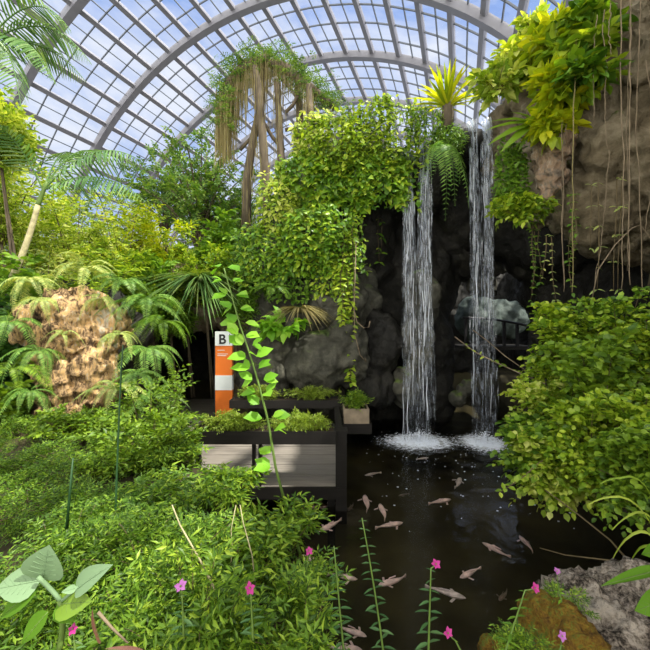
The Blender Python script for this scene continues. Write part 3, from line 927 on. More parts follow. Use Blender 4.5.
# ================================================================== WATERFALLS
def waterfall(label, fx, fy, hw, ztop, seed, strands):
    rng = np.random.default_rng(seed)
    o = thing('waterfall', label, 'waterfall', (fx, fy, 0))
    o['group'] = 'waterfalls'
    for k in range(4):
        mb = MB()
        side = -1 if k % 2 == 0 else 1
        nu, nv = 9, 60
        u = np.linspace(-1, 1, nu)
        v = np.linspace(0, 1, nv)
        U, Vv = np.meshgrid(u, v)
        X = hw * (side * (0.56 - 0.1 * Vv) + U * (0.34 + 0.22 * Vv)) + 0.03 * np.sin(Vv * 9 + U * 7 + k * 2)
        Z = ztop * (1 - Vv)
        Y = 0.22 - 0.34 * np.sqrt(Vv) + 0.05 * np.sin(U * 9 + k * 3) - 0.07 * k + 0.03 * np.sin(Vv * 30 + U * 11)
        P = np.stack([X, Y, Z], -1).reshape(-1, 3)
        i = np.arange(nv - 1)[:, None] * nu + np.arange(nu - 1)[None, :]
        mb.add(P, np.stack([i, i + 1, i + nu + 1, i + nu], -1).reshape(-1, 4))
        mb.build('water_sheet', 'fall', o)
    mb = MB()
    for k in range(strands):
        x0 = rng.choice([-1, 1]) * np.clip(rng.normal(.55, .2), .1, .95) * hw
        t = np.linspace(0, 1, 26)
        a = rng.uniform(0, 0.85)
        b = min(1, a + rng.uniform(0.04, 0.22))
        t = a + (b - a) * t
        p = np.stack([x0 * (0.82 + 0.28 * t) + 0.012 * np.sin(t * 40 + k), 0.1 - 0.30 * np.sqrt(t) + rng.normal(0, 0.06) + 0 * t, ztop * (1 - t)], 1)
        mb.tube(p, 0.003 + 0.006 * rng.uniform() * np.sin(np.linspace(0.2, PI - 0.1, 26)), 4)
    s = mb.build('water_strand', 'foam', o)
    s['kind'] = 'stuff'
    # churned water where it lands
    mb = MB()
    ico = bmesh.new()
    bmesh.ops.create_icosphere(ico, subdivisions=1, radius=1)
    iv = np.array([v.co[:] for v in ico.verts])
    it = np.array([[v.index for v in f.verts] for f in ico.faces])
    ico.free()
    dn, dr = 48, 14
    th = np.arange(dn) * 2 * PI / dn
    rr = np.linspace(0.02, 1.0, dr)
    RR, TT = np.meshgrid(rr, th, indexing='ij')
    V = np.stack([RR * np.cos(TT), RR * np.sin(TT), 0.05 * np.exp(-RR * 3) + 0.018 * np.sin(RR * 25 + 3 * TT) * (1 - RR) + 0.012], -1).reshape(-1, 3)
    i = np.arange(dr - 1)[:, None] * dn
    j = np.arange(dn)[None]
    Q = np.stack([i + j, i + dn + j, i + dn + (j + 1) % dn, i + (j + 1) % dn], -1).reshape(-1, 4)
    f = MB().add(V, Q).build('splash_foam', 'churn', o, True, (0, -0.25, 0))
    f.scale = (0.98 * hw / 0.30, 0.8, 1)
    n = 1600
    r = np.abs(rng.normal(0, 0.36, n))
    th = rng.uniform(0, 2 * PI, n)
    hgt = np.abs(rng.normal(0, 0.13, n)) * np.exp(-r * 1.5)
    c = np.stack([r * np.cos(th) * (hw / 0.30), -0.28 + r * np.sin(th) * 0.8, hgt], 1)
    s = rng.uniform(0.003, 0.011, n) * np.exp(-r * 0.5)
    sc3 = np.stack([s * 1.5, s * 1.5, s], 1)
    P = c[:, None, :] + iv[None] * sc3[:, None, :]
    mb.add(P.reshape(-1, 3), T=(it[None] + (np.arange(n) * len(iv))[:, None, None]).reshape(-1, 3))
    f = mb.build('spray', 'foam', o)
    f['kind'] = 'stuff'
    return o


waterfall('wider white waterfall dropping from the planted ledge into the pond', 2.26, 8.45, 0.36, 7.32, 3, 34)
waterfall('narrower waterfall farther right beside the cave, under the palm-like rosette', 3.80, 8.35, 0.26, 7.92, 4, 18)


rng = np.random.default_rng(9)
mb = MB()
for k in range(110):
    u, v = rng.uniform(0, 1), rng.uniform(0, 1) ** .7
    x, y = 0.9 + 3.6 * u, 4.6 + 3.3 * v
    r = rng.uniform(.004, .015)
    th = np.arange(7) * 2 * PI / 7
    ring = np.stack([x + r * 1.4 * np.cos(th), y + r * np.sin(th), 0 * th + .004], 1)
    mb.add(np.vstack([ring, [[x, y, .004 + r * .5]]]), T=[(i, (i + 1) % 7, 7) for i in range(7)])
o = mb.build('foam_flecks', 'foam')
tag(o, 'flecks of foam and bubbles drifting on the dark pond below the falls', 'foam', kind='stuff')


# ================================================================== BOARDWALK, PLANTERS, SIGN, BRIDGE
o = thing('boardwalk', 'weathered grey plank boardwalk between the two planter railings', 'boardwalk', (-1.5, 6.3, 0.3))
mb = MB()
nb = 5
for k in range(nb):
    y0 = -1.05 + k * 2.15 / nb
    mb.box(-4.2, 1.83, y0, y0 + 2.15 / nb - 0.022, 0.0, 0.05)
mb.build('decking', 'deck', o, False)
MB().box(-4.2, 1.83, -1.09, -1.05, -0.12, 0.06).build('front_beam', 'darkwood', o, False)
MB().box(-4.2, 1.83, 1.11, 1.2, -0.2, 0.0).build('rear_beam', 'darkwood', o, False)
for x in (-2.6, -0.4, 1.6):
    for y in (-0.9, 1.0):
        MB().box(x - .06, x + .06, y - .06, y + .06, -0.95, -0.001).build('pile', 'darkwood', o, False)
o = thing('sign_path', 'pale plank path leading from the boardwalk to the tunnel', 'path', (-3.7, 9.0, 0.27))
mb = MB()
for k in range(16):
    mb.box(-1.6, 1.5, -1.55 + k * 0.25, -1.32 + k * 0.25, 0.0, 0.05)
mb.build('decking', 'deck', o, False)


def planter(label, x0, x1, y, ztop, zdeck, hgt, depth, posts, group='planter railings'):
    o = thing('planter_railing', label, 'planter', ((x0 + x1) / 2, y, zdeck), 0, group)
    cx, z = (x0 + x1) / 2, ztop - zdeck
    mb = MB()
    X0, X1 = x0 - cx, x1 - cx
    t = 0.03
    mb.box(X0, X1, -depth / 2, -depth / 2 + t, z - hgt, z)
    mb.box(X0, X1, depth / 2 - t, depth / 2, z - hgt, z)
    mb.box(X0, X0 + t, -depth / 2 + t, depth / 2 - t, z - hgt, z)
    mb.box(X1 - t, X1, -depth / 2 + t, depth / 2 - t, z - hgt, z)
    mb.box(X0 + t, X1 - t, -depth / 2 + t, depth / 2 - t, z - hgt, z - hgt + t)
    tr = mb.build('trough', 'darkwood', o, False)
    MB().box(X0 + t, X1 - t, -depth / 2 + t, depth / 2 - t, z - hgt + t, z - 0.03).build('soil', 'soil', tr, False)
    for px_, w_ in posts:
        MB().box(px_ - cx - w_ / 2, px_ - cx + w_ / 2, -0.05, 0.05, 0.0, z - hgt).build('post', 'darkwood', o, False)
    return o


planter('near dark wooden planter trough on posts along the water side of the boardwalk', -2.02, 0.16, 5.32, 1.25, 0.352, 0.19, 0.42, [(-1.11, 0.045), (-1.01, 0.045), (-1.98, 0.06)])
planter('far dark wooden planter trough behind the boardwalk, below the boulders', -2.05, 0.42, 7.45, 1.22, 0.30, 0.17, 0.34, [(-1.9, 0.07), (-0.8, 0.07), (0.3, 0.07)])
o = thing('end_post', 'thick black end post of the boardwalk railing standing in the water', 'post', (0.25, 5.3, 0.0))
MB().box(-0.085, 0.085, -0.08, 0.08, -0.2, 1.20).build('post', 'darkwood', o, False)
MB().box(-0.10, 0.10, -0.095, 0.095, 1.20, 1.235).build('post_cap', 'darkwood', o, False)
MB().box(-0.05, 0.05, 0.08, 2.0, 0.88, 1.10).build('rail', 'darkwood', o, False)
o = thing('planter_box', 'small square plank planter box at the pond end of the far railing', 'planter', (0.62, 6.9, 0.72))
mb = MB()
w_, d_ = 0.25, 0.22
mb.box(-w_, w_, -d_, -d_ + .03, 0.18, 0.47); mb.box(-w_, w_, d_ - .03, d_, 0.18, 0.47)
mb.box(-w_, -w_ + .03, -d_ + .03, d_ - .03, 0.18, 0.47); mb.box(w_ - .03, w_, -d_ + .03, d_ - .03, 0.18, 0.47)
bx = mb.build('box', 'paleplank', o, False)
MB().box(-w_ + .03, w_ - .03, -d_ + .03, d_ - .03, 0.20, 0.44).build('soil', 'soil', bx, False)
MB().box(-0.34, 0.30, -0.22, 0.22, -0.02, 0.178).build('shelf', 'darkwood', o, False)
MB().box(-0.30, -0.20, -0.05, 0.05, -0.72, -0.02).build('post', 'darkwood', o, False)

# the sign
sx0, sz1 = at(214, 332, 8.0), at(231, 332, 8.0)
SW = sz1[0] - sx0[0]
o = thing('information_sign', 'tall orange and white totem sign marked B beside the tunnel', 'sign', ((sx0[0] + sz1[0]) / 2, 8.1, 0.32))
ztop = sx0[2] - 0.32
zz = [at(0, y, 8.0)[2] - 0.32 for y in (332, 346, 376, 391)]
h = SW / 2
MB().box(-h, h, 0, 0.12, 0.0, ztop).build('body', 'orange', o, False)
head = MB().box(-h - .004, h + .004, -0.012, 0.124, zz[1], ztop + .01).build('head_panel', 'white', o, False)
MB().box(-h - .004, h + .004, -0.010, 0.124, zz[3], zz[2]).build('notice_panel', 'white', o, False)
MB().box(-h - .03, -h - .002, 0.0, 0.12, 0, zz[1] - .01).build('edge_trim', 'black', o, False)
mb = MB()
for zt, x1 in ((zz[1] - .10, .02), (zz[1] - .19, .10), (zz[1] - .23, .06)):
    mb.box(-h + .05, x1, -0.004, 0.004, zt - .014, zt)
mb.build('text_line', 'white', o, False)


def letter(ch, size, mat, parent, loc, nm='letter'):
    cu = bpy.data.curves.new(nm, 'FONT')
    cu.body = ch
    cu.size = size
    cu.extrude = 0.004
    cu.offset = size * 0.02
    cu.align_x = 'CENTER'
    t = bpy.data.objects.new('tmp', cu)
    COL.objects.link(t)
    me = bpy.data.meshes.new_from_object(t.evaluated_get(bpy.context.evaluated_depsgraph_get()))
    bpy.data.objects.remove(t)
    p = link(nm, me, mat, parent, loc)
    p.rotation_euler = (PI / 2, 0, 0)
    return p


zc_ = (zz[1] + ztop) / 2
letter('B', 0.32, 'black', head, (-0.03, -0.016, zc_ - 0.115))
MB().box(h - .06, h - .045, -0.018, -0.012, zc_ - .13, zc_ + .12).build('divider', 'black', head, False)

# footbridge in the cave
bx0, bx1 = at(460, 340, 12.2), at(530, 340, 12.2)
o = thing('footbridge', 'dark footbridge railing seen in the cave behind the narrow waterfall', 'bridge', ((bx0[0] + bx1[0]) / 2, 12.2, 2.05))
hw = (bx1[0] - bx0[0]) / 2
MB().box(-hw, hw, -0.3, 0.9, -0.12, 0.0).build('deck', 'darkwood', o, False)
xs = np.linspace(-hw, hw, 9)
zr = 1.0 - 0.34 * ((xs + hw) / (2 * hw)) ** 2
MB().tube(np.stack([xs, 0 * xs - .2, zr], 1), 0.045, 6).build('handrail', 'black', o)
for k in range(6):
    xp = -hw + 0.12 + k * (2 * hw - .24) / 5
    MB().box(xp - .045, xp + .045, -.24, -.16, 0, 1.0 - 0.34 * ((xp + hw) / (2 * hw)) ** 2).build('baluster', 'black', o, False)


# ================================================================== FISH
def fish_mesh(seed, bend):
    nseg, ns = 18, 10
    t = np.linspace(0, 1, nseg)
    wd = np.interp(t, [0, .04, .15, .35, .6, .8, .88, 1], [.012, .05, .095, .115, .085, .035, .022, .010])
    ht = np.interp(t, [0, .04, .15, .35, .6, .8, .88, .94, 1], [.012, .05, .10, .125, .095, .045, .05, .10, .13])
    x = bend * np.sin(t * 2.6) * t
    th = np.arange(ns) * 2 * PI / ns
    V = np.stack([x[:, None] + wd[:, None] * np.cos(th) * 0.9, -(t[:, None] - .45) + 0 * th, ht[:, None] * np.sin(th)], -1).reshape(-1, 3)
    i = np.arange(nseg - 1)[:, None] * ns
    j = np.arange(ns)[None]
    k = (j + 1) % ns
    Q = np.stack([i + j, i + k, i + ns + k, i + ns + j], -1).reshape(-1, 4)
    V = np.vstack([V, [[0, .455, 0]], [[x[-1], -.56, 0]]])
    T = [(nseg * ns, (s + 1) % ns, s) for s in range(ns)] + [(nseg * ns + 1, (nseg - 1) * ns + s, (nseg - 1) * ns + (s + 1) % ns) for s in range(ns)]
    return MB().add(V, Q, T)


def fish(px0, py0, px1, py1, mat, label, depth=0.0, bend=0.12, fat=1.0):
    """from its nose to its tail tip, as seen through the surface"""
    a, b = on_water(px0, py0), on_water(px1, py1)
    c = (a + b) / 2
    L = max(0.16, np.linalg.norm(a - b))
    o = thing('fish', label, 'fish', (c[0], c[1], -0.125 * L * fat * 0.5 - 0.004 - depth))
    d = a - b
    o.rotation_euler = (0, 0, math.atan2(d[1], d[0]) - PI / 2)
    L /= 1.0
    o.scale = (L * fat, L, L * fat * 0.5)
    fish_mesh(1, bend).build('body', mat, o)
    f = MB()
    f.add([(0, .10, .11), (0, -.22, .075), (.004, -.20, .15), (.004, .04, .19), (-.004, .04, .19), (-.004, -.2, .15)], [(0, 1, 2, 3), (0, 4, 5, 1), (3, 2, 5, 4)])
    f.build('dorsal_fin', mat, o, False)
    for s in (-1, 1):
        g = MB()
        g.add([(s * .09, .22, -.02), (s * .09, .14, -.03), (s * .22, .06, -.05), (s * .24, .12, -.05), (s * .09, .18, -.045)], [(0, 1, 2, 3)], [(0, 3, 4), (1, 4, 2), (3, 2, 4)])
        g.build('side_fin', mat, o, False)
    return o


FISH = [
    (364, 473, 381, 471, 'fishgrey', 'small grey fish nearest the small planter box end of the pond', .02),
    (365, 492, 364, 508, 'fish', 'upright pink fish swimming away, just right of the boardwalk end', 0),
    (380, 501, 382, 517, 'fish', 'pale fish swimming away, above the broad horizontal fish', 0),
    (404, 520, 377, 526, 'fish', 'broad grey pink fish crossing below two fish that swim away', 0),
    (452, 497, 430, 502, 'fish', 'pink fish alone in mid pond below the wide waterfall', 0),
    (461, 474, 453, 483, 'fishgrey', 'small blurred grey fish nearest the two splashes', .03),
    (429, 455, 417, 457, 'fishgrey', 'tiny pale fish at the edge of the wide splash', .03),
    (481, 540, 510, 553, 'fish', 'long pale fish pointing up-left, right of mid pond', 0),
    (519, 533, 530, 549, 'fish', 'pale fish tilted downwards nearest the right bank', 0),
    (459, 576, 481, 567, 'fish', 'pink fish just above the biggest fish', 0),
    (468, 596, 427, 585, 'fishgrey', 'biggest grey fish, behind the flower stem in the middle', 0),
    (377, 584, 403, 572, 'fish', 'pinkish fish angled upwards between two bare flower stems', 0),
    (359, 577, 328, 574, 'fish', 'fish lying flat behind the tallest leafy stem', 0),
    (368, 635, 340, 621, 'fish', 'pink fish at the lower edge, upper of two near the bank', 0),
    (364, 648, 328, 640, 'fish', 'pink fish at the lower edge, lower of two near the bank', 0),
    (318, 530, 340, 517, 'fish', 'fish angled upwards just below the boardwalk', 0),
    (306, 510, 320, 497, 'fish', 'left fish of a slanting pair under the boardwalk front', 0),
    (318, 507, 338, 498, 'fish', 'right fish of a slanting pair under the boardwalk front', 0),
    (287, 498, 309, 500, 'fish', 'flat grey fish half under the boardwalk front', 0),
    (348, 508, 352, 500, 'fishdark', 'small dark fish between the boardwalk post and the upright fish', .03),
    (299, 553, 322, 560, 'fish', 'fish showing between the pink flower and the water edge', 0),
    (283, 574, 303, 567, 'fishgrey', 'dim grey fish in the shade of the bank plants', .02),
    (499, 594, 505, 582, 'fishdark', 'dim dark fish deep in the water right of the biggest fish', .06),
    (296, 530, 306, 522, 'fishgrey', 'small grey fish by the sapling foot', .02),
    (398, 492, 409, 490, 'fishdark', 'tiny dim fish above the broad horizontal fish', .05),
]
for f in FISH:
    fish(f[0], f[1], f[2], f[3], f[4], f[5], f[6], bend=random.choice([-.14, -.06, .08, .15]), fat=1.0)

# ================================================================== PLANTS
def on_ground(px, Y):
    x = (px - 325) / F * Y
    return (x, Y, float(G(x, Y)) - 0.03)


# ---- climbers over the planted cliff: (centre px, top py, half width px, drop px, depth Y, ...)
VINES = [
    (382, 100, 42, 70, 8.35, 0.35, 59, 14, 'ovate', 0.16, 'shrubright', 'bright green climber on the cliff top left of the wide waterfall'),
    (420, 108, 22, 42, 8.25, 0.25, 33, 10, 'lance', 0.16, 'vine', 'short leafy fringe over the lip of the wide waterfall'),
    (324, 116, 30, 60, 8.5, 0.35, 46, 12, 'ovate', 0.19, 'yellowgreen', 'yellow-flecked climber at the upper left shoulder of the planted cliff'),
    (372, 150, 40, 62, 8.5, 0.3, 52, 13, 'heart', 0.20, 'vine', 'broad-leaved dark climber hanging beside the wide waterfall'),
    (318, 152, 45, 62, 8.6, 0.4, 67, 13, 'heart', 0.19, 'vine', 'heart-leaved climber in the middle of the planted cliff'),
    (283, 172, 24, 70, 8.7, 0.4, 46, 14, 'ovate', 0.16, 'yellowgreen', 'sunlit climber along the left edge of the planted cliff'),
    (268, 222, 30, 66, 8.8, 0.35, 49, 13, 'ovate', 0.16, 'vine', 'small-leaved climber low on the left edge of the planted cliff'),
    (322, 205, 42, 72, 8.5, 0.45, 72, 15, 'ovate', 0.17, 'vine', 'glossy climber with dense downturned leaves above the square-edged rock'),
    (335, 255, 22, 44, 8.5, 0.25, 28, 10, 'ovate', 0.14, 'shrubright', 'ragged light green tail of climber over the square-edged rock'),
    (292, 250, 26, 52, 8.8, 0.3, 33, 10, 'ovate', 0.14, 'mid', 'shaded climber between the cliff face and the straw-tipped grass'),
    (345, 118, 34, 56, 8.3, 0.35, 46, 12, 'ovate', 0.17, 'shrubright', 'light green climber spilling over the middle of the cliff top'),
    (250, 225, 18, 60, 9.2, 0.25, 28, 10, 'ovate', 0.14, 'mid', 'narrow climber at the far left corner of the planted cliff'),
]
for i, (px, py, hw, dp, Y, dep, ns, m, kind, size, mat, lab) in enumerate(VINES):
    s = Y / F
    vine_patch('climbing_vine', lab, at(px, py, Y), hw * s, dp * s, dep, ns, m, kind, size, mat, 100 + i, group='climbers on the planted cliff')

# long hanging strands
def hanging(name, label, px, py0, py1, Y, seed, kind='ovate', size=.13, mat='vine', n=3, wpx=8, step=.11, cat='vine', group=None, sway=.05):
    rng = np.random.default_rng(seed)
    top = at(px, py0, Y)
    L = (py1 - py0) / F * Y
    o = thing(name, label, cat, top, 0, group)
    fm, sm = MB(), MB()
    for k in range(n):
        x0 = rng.uniform(-1, 1) * wpx / F * Y if n > 1 else 0
        ln = L * (1 if k == 0 else rng.uniform(.6, 1))
        kk = max(4, int(ln / step))
        t = np.linspace(0, 1, kk)
        pts = np.stack([x0 * (1 - .3 * t) + np.cumsum(rng.normal(0, sway * .3, kk)), rng.normal(0, .05) + np.cumsum(rng.normal(0, .01, kk)), -ln * t], 1)
        sm.tube(pts, np.linspace(.012, .006, kk), 4)
        for s in (-1, 1):
            d = np.stack([s * np.ones(kk) + rng.normal(0, .4, kk), -.5 + rng.normal(0, .4, kk), -.35 + rng.normal(0, .3, kk)], 1)
            up = np.stack([rng.normal(0, .3, kk), -.6 * np.ones(kk), .8 * np.ones(kk)], 1)
            leaves(fm, kind, pts, d, up, size * rng.uniform(.5, 1.1, kk))
    fm.build('foliage', mat, o, False)
    sm.build('stem', 'twig', o)
    return o


hanging('hanging_vine', 'long leafy vine hanging to the pond just right of the large boulder', 347, 225, 383, 8.2, 201, n=9, wpx=7, size=.17, mat='shrubright')
hanging('hanging_vine', 'thin vine with few leaves hanging against the dark wall left of the wide waterfall', 381, 190, 262, 9.3, 202, n=2, wpx=5, size=.2, step=.3)
hanging('hanging_vine', 'leafy vine against the cave mouth right of the narrow waterfall', 534, 215, 300, 6.5, 203, n=4, wpx=5, size=.10, mat='mid')
hanging('hanging_vine', 'leafy vine dangling across the dark cave beside the straight bare root', 571, 195, 300, 5.8, 204, n=3, wpx=3, size=.09, mat='mid')
hanging('hanging_vine', 'pale-leaved vine strand close to the narrow waterfall side of the cave', 548, 235, 300, 6.2, 205, n=2, wpx=3, size=.09, mat='fernpale')
hanging('hanging_vine', 'sparse vine with big single leaves in front of the cave', 590, 185, 290, 5.6, 206, n=2, wpx=5, size=.16, mat='fernpale', step=.26, kind='lance')
hanging('hanging_vine', 'sparse vine with paired pale leaves near the right edge of the cave', 618, 180, 290, 5.5, 207, n=2, wpx=4, size=.15, mat='fernpale', step=.3, kind='lance')

# bare looping root beside the hanging vine
o = thing('aerial_root', 'thin looping bare root hanging right of the long leafy vine', 'root', at(356, 240, 8.1))
c = at(356, 240, 8.1)
P = np.array([at(x, y, 8.1) - c for x, y in ((356, 240), (355, 280), (354, 310), (357, 322), (364, 328), (369, 327), (370, 321))])
MB().tube(P, 0.014, 5).build('strand', 'root', o)
P = np.array([at(x, y, 8.1) - c for x, y in ((354, 310), (355, 335), (360, 355), (366, 362), (365, 358))])
MB().tube(P, 0.010, 5).build('strand', 'root', o)

ROOTS = [
    (577, 35, 292, 5.3, .016, 'straight pale bare root hanging alone down the overhanging rock', 'hair'),
    (597, 15, 120, 5.2, .010, 'short root left of the thick root bundle at the top of the overhang', 'root'),
    (604, 10, 150, 5.2, .012, 'middle-length root next to the thick bundle at the top of the overhang', 'root'),
    (612, 0, 60, 5.1, .012, 'shortest root ending level with the lime leaves', 'root'),
    (622, -15, 290, 5.1, .016, 'left root of the long bundle at the right of the overhang', 'root'),
    (628, -15, 285, 5.1, .018, 'second root of the long bundle at the right of the overhang', 'root'),
    (632, -15, 270, 5.15, .013, 'third root of the long bundle at the right of the overhang', 'root'),
    (640, -15, 295, 5.1, .015, 'rightmost long root near the picture edge', 'root'),
    (561, 110, 292, 5.7, .010, 'thin dim root just right of the pale rock corner', 'root'),
    (567, 110, 285, 5.7, .010, 'thin dim root between the rock corner and the straight pale root', 'root'),
    (609, 150, 285, 5.4, .010, 'thin root that slants slightly left in front of the cave', 'root'),
    (646, 60, 230, 5.0, .012, 'curved root at the extreme right edge of the rock', 'root'),
]
for i, (px, y0, y1, Y, r, lab, mat) in enumerate(ROOTS):
    r = r * .62
    rng = np.random.default_rng(300 + i)
    n = 24
    t = np.linspace(0, 1, n)
    L = (y1 - y0) / F * Y
    dx = (-12 if 'slants' in lab else 0) / F * Y
    p = np.stack([np.cumsum(rng.normal(0, .008, n)) + dx * t + (.12 * np.sin(t * 3) if 'curved' in lab else 0), np.cumsum(rng.normal(0, .008, n)), -L * t], 1)
    o = tag(MB().tube(p, r * (1 - .35 * t), 5).build('aerial_root', mat, None, True, at(px, y0, Y)), lab, 'root', 'roots hanging from the overhanging rock')
# a root slung across the cave
c = at(650, 235, 5.2)
P = np.array([at(x, y, 5.2) - c for x, y in ((655, 245), (648, 235), (640, 225), (632, 228), (615, 245), (598, 270), (592, 300))])
tag(MB().tube(P, .010, 5).build('aerial_root', 'root', None, True, c), 'root slung diagonally across the cave mouth', 'root')

# ---- straw and strap tufts, ferns on the cliff
strap_clump('grass_tuft', 'straw-tipped drooping grass tuft on the cliff above the boulders', at(300, 310, 8.3), .8, 150, 'straw', 401, .7, up=.5, cat='grass')
strap_clump('spider_plant', 'dark strappy plant with drooping pale-striped leaves above the tunnel', at(199, 283, 8.7), 1.15, 260, 'strap', 402, .8, up=.9, kind='droop', spread=.8)
o = shrub('philodendron', 'bright broad-leaved plant beside the straw-tipped grass tuft', 'plant', at(283, 335, 8.2), 403, .5, .4, .5, mat='sapling', nb=14, tw=3, m=2, tl=.2, kind='heart', size=.24, low=.3)
fern('fern', 'dark fern on the cliff just above the broad-leaved plant', at(272, 290, 8.5), 0.9, 12, 'mid', 404, n=20, w=.2, droop=.7)
fern('hanging_fern', 'large dark fern hanging between the two waterfalls', at(441, 148, 8.1), 1.25, 9, 'fern', 405, arc=2.6, start=PI, n=24, w=.26, droop=1.3, rise=.25)
for ch in bpy.data.objects:
    pass
o = strap_clump('cycad', 'yellow-green palm-like rosette on a short dark trunk above the waterfalls', at(447, 107, 8.2), 1.0, 60, 'lime', 406, .9, up=1.5, cat='cycad', kind='blade')
MB().tube([(0, 0, -.55), (0.02, 0, -.2), (0, 0, .08)], [.14, .15, .11], 8).build('trunk', 'bark', o)
shrub('fern_clump', 'soft green fringe on the rock between the two waterfalls', 'fern', at(447, 152, 8.5), 407, .5, .4, .6, mat='fern', nb=24, tw=7, m=5, tl=.2, kind='narrow', size=.09, low=.1)
vine_patch('climbing_vine', 'soft fringe hanging below the palm-like rosette', at(446, 128, 8.3), .42, .6, .25, 24, 9, 'lance', .14, 'mid', 408)
vine_patch('climbing_vine', 'shaded climber covering the rock right of the narrow waterfall', at(507, 140, 6.9), .36, 1.5, .25, 34, 16, 'ovate', .13, 'mid', 409)
shrub('shrub', 'light green leafy clump below the pale rock corner, right of the narrow waterfall', 'shrub', at(522, 222, 6.3), 410, .5, .4, .6, mat='shrubright', nb=22, tw=6, m=3, tl=.2, kind='ovate', size=.13, low=.1)
c = at(537, 124, 6.2)
o = thing('nest_fern', 'plant with long undivided leaves jutting left under the lime leaves', 'fern', c)
for tip, w_, z_ in (((493, 116), .55, .1), ((489, 124), .5, 0), ((492, 138), .5, -.1), ((505, 146), .5, -.2), ((512, 108), .5, .2), ((520, 150), .5, .1)):
    mb = MB()
    d = at(tip[0], tip[1], 6.2 + z_) - c
    leaves(mb, 'lance', [(0, 0, 0)], [d + np.array([0, 0, .12])], [(0, -.7, .8)], [np.linalg.norm(d)], w_ * 1.6)
    mb.build('frond', 'shrubright', o)

# ---- lime big-leaved growth on the overhang
LIME = [
    (497, 92, .38, .45, 6.4, 'yellowgreen', .2, 'lowest lime clump at the left tip of the overhanging rock'),
    (520, 72, .42, .5, 6.3, 'yellowgreen', .22, 'paler lime clump standing on the left tip of the overhanging rock'),
    (549, 58, .45, .6, 6.0, 'lime', .27, 'lime clump nearest the roof, above the bare rock face'),
    (562, 98, .34, .45, 5.7, 'lime', .3, 'big-leaved lime clump hanging below the topmost clump'),
    (588, 36, .40, .4, 5.6, 'vine', .26, 'darker green clump between the lime leaves and the root bundle'),
    (553, 130, .24, .3, 5.9, 'lime', .26, 'yellow clump at the pale rock corner'),
    (586, 82, .34, .32, 5.4, 'vine', .25, 'dark glossy clump against the rock under the lime leaves'),
    (535, 40, .42, .4, 6.6, 'yellowgreen', .2, 'wispy lime clump standing highest against the glass'),
    (578, 58, .40, .45, 5.6, 'shrubright', .3, 'green-leaved clump in the middle of the lime growth'),
]
for i, (px, py, r, h, Y, mat, ls, lab) in enumerate(LIME):
    p = at(px, py, Y)
    shrub('big_leaved_climber', lab, 'plant', p, 430 + i, r, r * .8, h, mat=mat, nb=17, tw=4, m=2, tl=.2, kind='ovate', size=ls, low=-.3, spread=.8, jit=.45, group='lime plants on the overhang')

# ---- vine-draped tree arching above the cliff
o = thing('draped_tree', 'arching tree draped with hanging moss strands above the planted cliff', 'tree', at(262, 240, 11.0))
c = at(262, 240, 11.0)
def rel(pts, Y=11.0):
    return np.array([at(x, y, Y + (dy[0] if dy else 0)) - c for x, y, *dy in pts])
TR = [
    [(268, 235), (266, 180), (262, 130), (258, 85), (255, 66)],
    [(285, 235), (282, 180), (279, 120), (277, 80)],
    [(300, 230), (300, 170), (300, 120), (297, 80)],
    [(315, 200), (312, 150), (310, 115), (309, 85)],
    [(246, 240), (247, 180), (253, 140), (262, 100), (262, 70)],
]
for k, t_ in enumerate(TR):
    p = rel([(x, y, .3 * ((k % 3) - 1)) for x, y in t_])
    MB().tube(p, np.linspace(.16, .09, len(p)), 7).build('trunk', 'bark', o)
arch = rel([(226, 130), (222, 108), (228, 85), (245, 66), (265, 60), (285, 68), (303, 82), (325, 100), (335, 108)])
MB().tube(arch, [.08, .12, .16, .18, .18, .17, .15, .13, .1], 7).build('arching_branch', 'bark', o)
for a_, b_ in (((286, 112), (300, 92)), ((285, 130), (318, 118)), ((262, 120), (284, 150)), ((240, 150), (262, 120))):
    MB().tube(rel([a_, ((a_[0] + b_[0]) / 2, (a_[1] + b_[1]) / 2 + 3), b_]), .06, 6).build('branch', 'bark', o)
rng = np.random.default_rng(77)
tt = np.linspace(0, 1, len(arch))
fm, hm = MB(), MB()
n = 900
u = rng.uniform(0, 1, n)
S = np.stack([np.interp(u, tt, arch[:, i]) for i in range(3)], 1) + rng.normal(0, .2, (n, 3)) + [0, 0, .05]
D = np.stack([rng.normal(0, 1, n), rng.normal(0, .6, n), rng.uniform(0, 1.1, n)], 1)
sprays(fm, rng, 'narrow', S, D, .34, 5, .13, .4)
fm.build('foliage', 'tree', o, False)
n = 1300
cl_ = rng.uniform(0, 1, 26)
u = np.clip(cl_[rng.integers(0, 26, n)] * rng.choice([1, .75], n) + rng.normal(0, .012, n), 0, 1)
p0 = np.stack([np.interp(u, tt, arch[:, i]) for i in range(3)], 1) + rng.normal(0, .13, (n, 3)) - [0, 0, .05]
ln = np.interp(u, [0, .1, .25, .4, .6, .8, 1], [1.2, 2.0, 2.7, 1.7, .9, .8, .7]) * rng.uniform(.35, 1.0, n)
leaves(hm, 'thread', p0, np.stack([rng.normal(0, .03, n), rng.normal(0, .03, n), -np.ones(n)], 1), np.stack([rng.normal(0, .6, n), -np.ones(n), 0 * u], 1), ln, 0.33)
for k in range(5):
    p = rel([(x, y, .3 * ((k % 3) - 1)) for x, y in TR[k]])
    kk = 230
    v = rng.uniform(0, 1, kk)
    q = np.stack([np.interp(v, np.linspace(0, 1, len(p)), p[:, i]) for i in range(3)], 1) + rng.normal(0, .09, (kk, 3))
    leaves(hm, 'thread', q, np.tile([0, 0, -1.0], (kk, 1)) + rng.normal(0, .04, (kk, 3)), np.tile([0, -1.0, 0], (kk, 1)) + rng.normal(0, .5, (kk, 3)), rng.uniform(.4, 1.2, kk), .5)
hm.build('hanging_moss', 'hair', o, False)

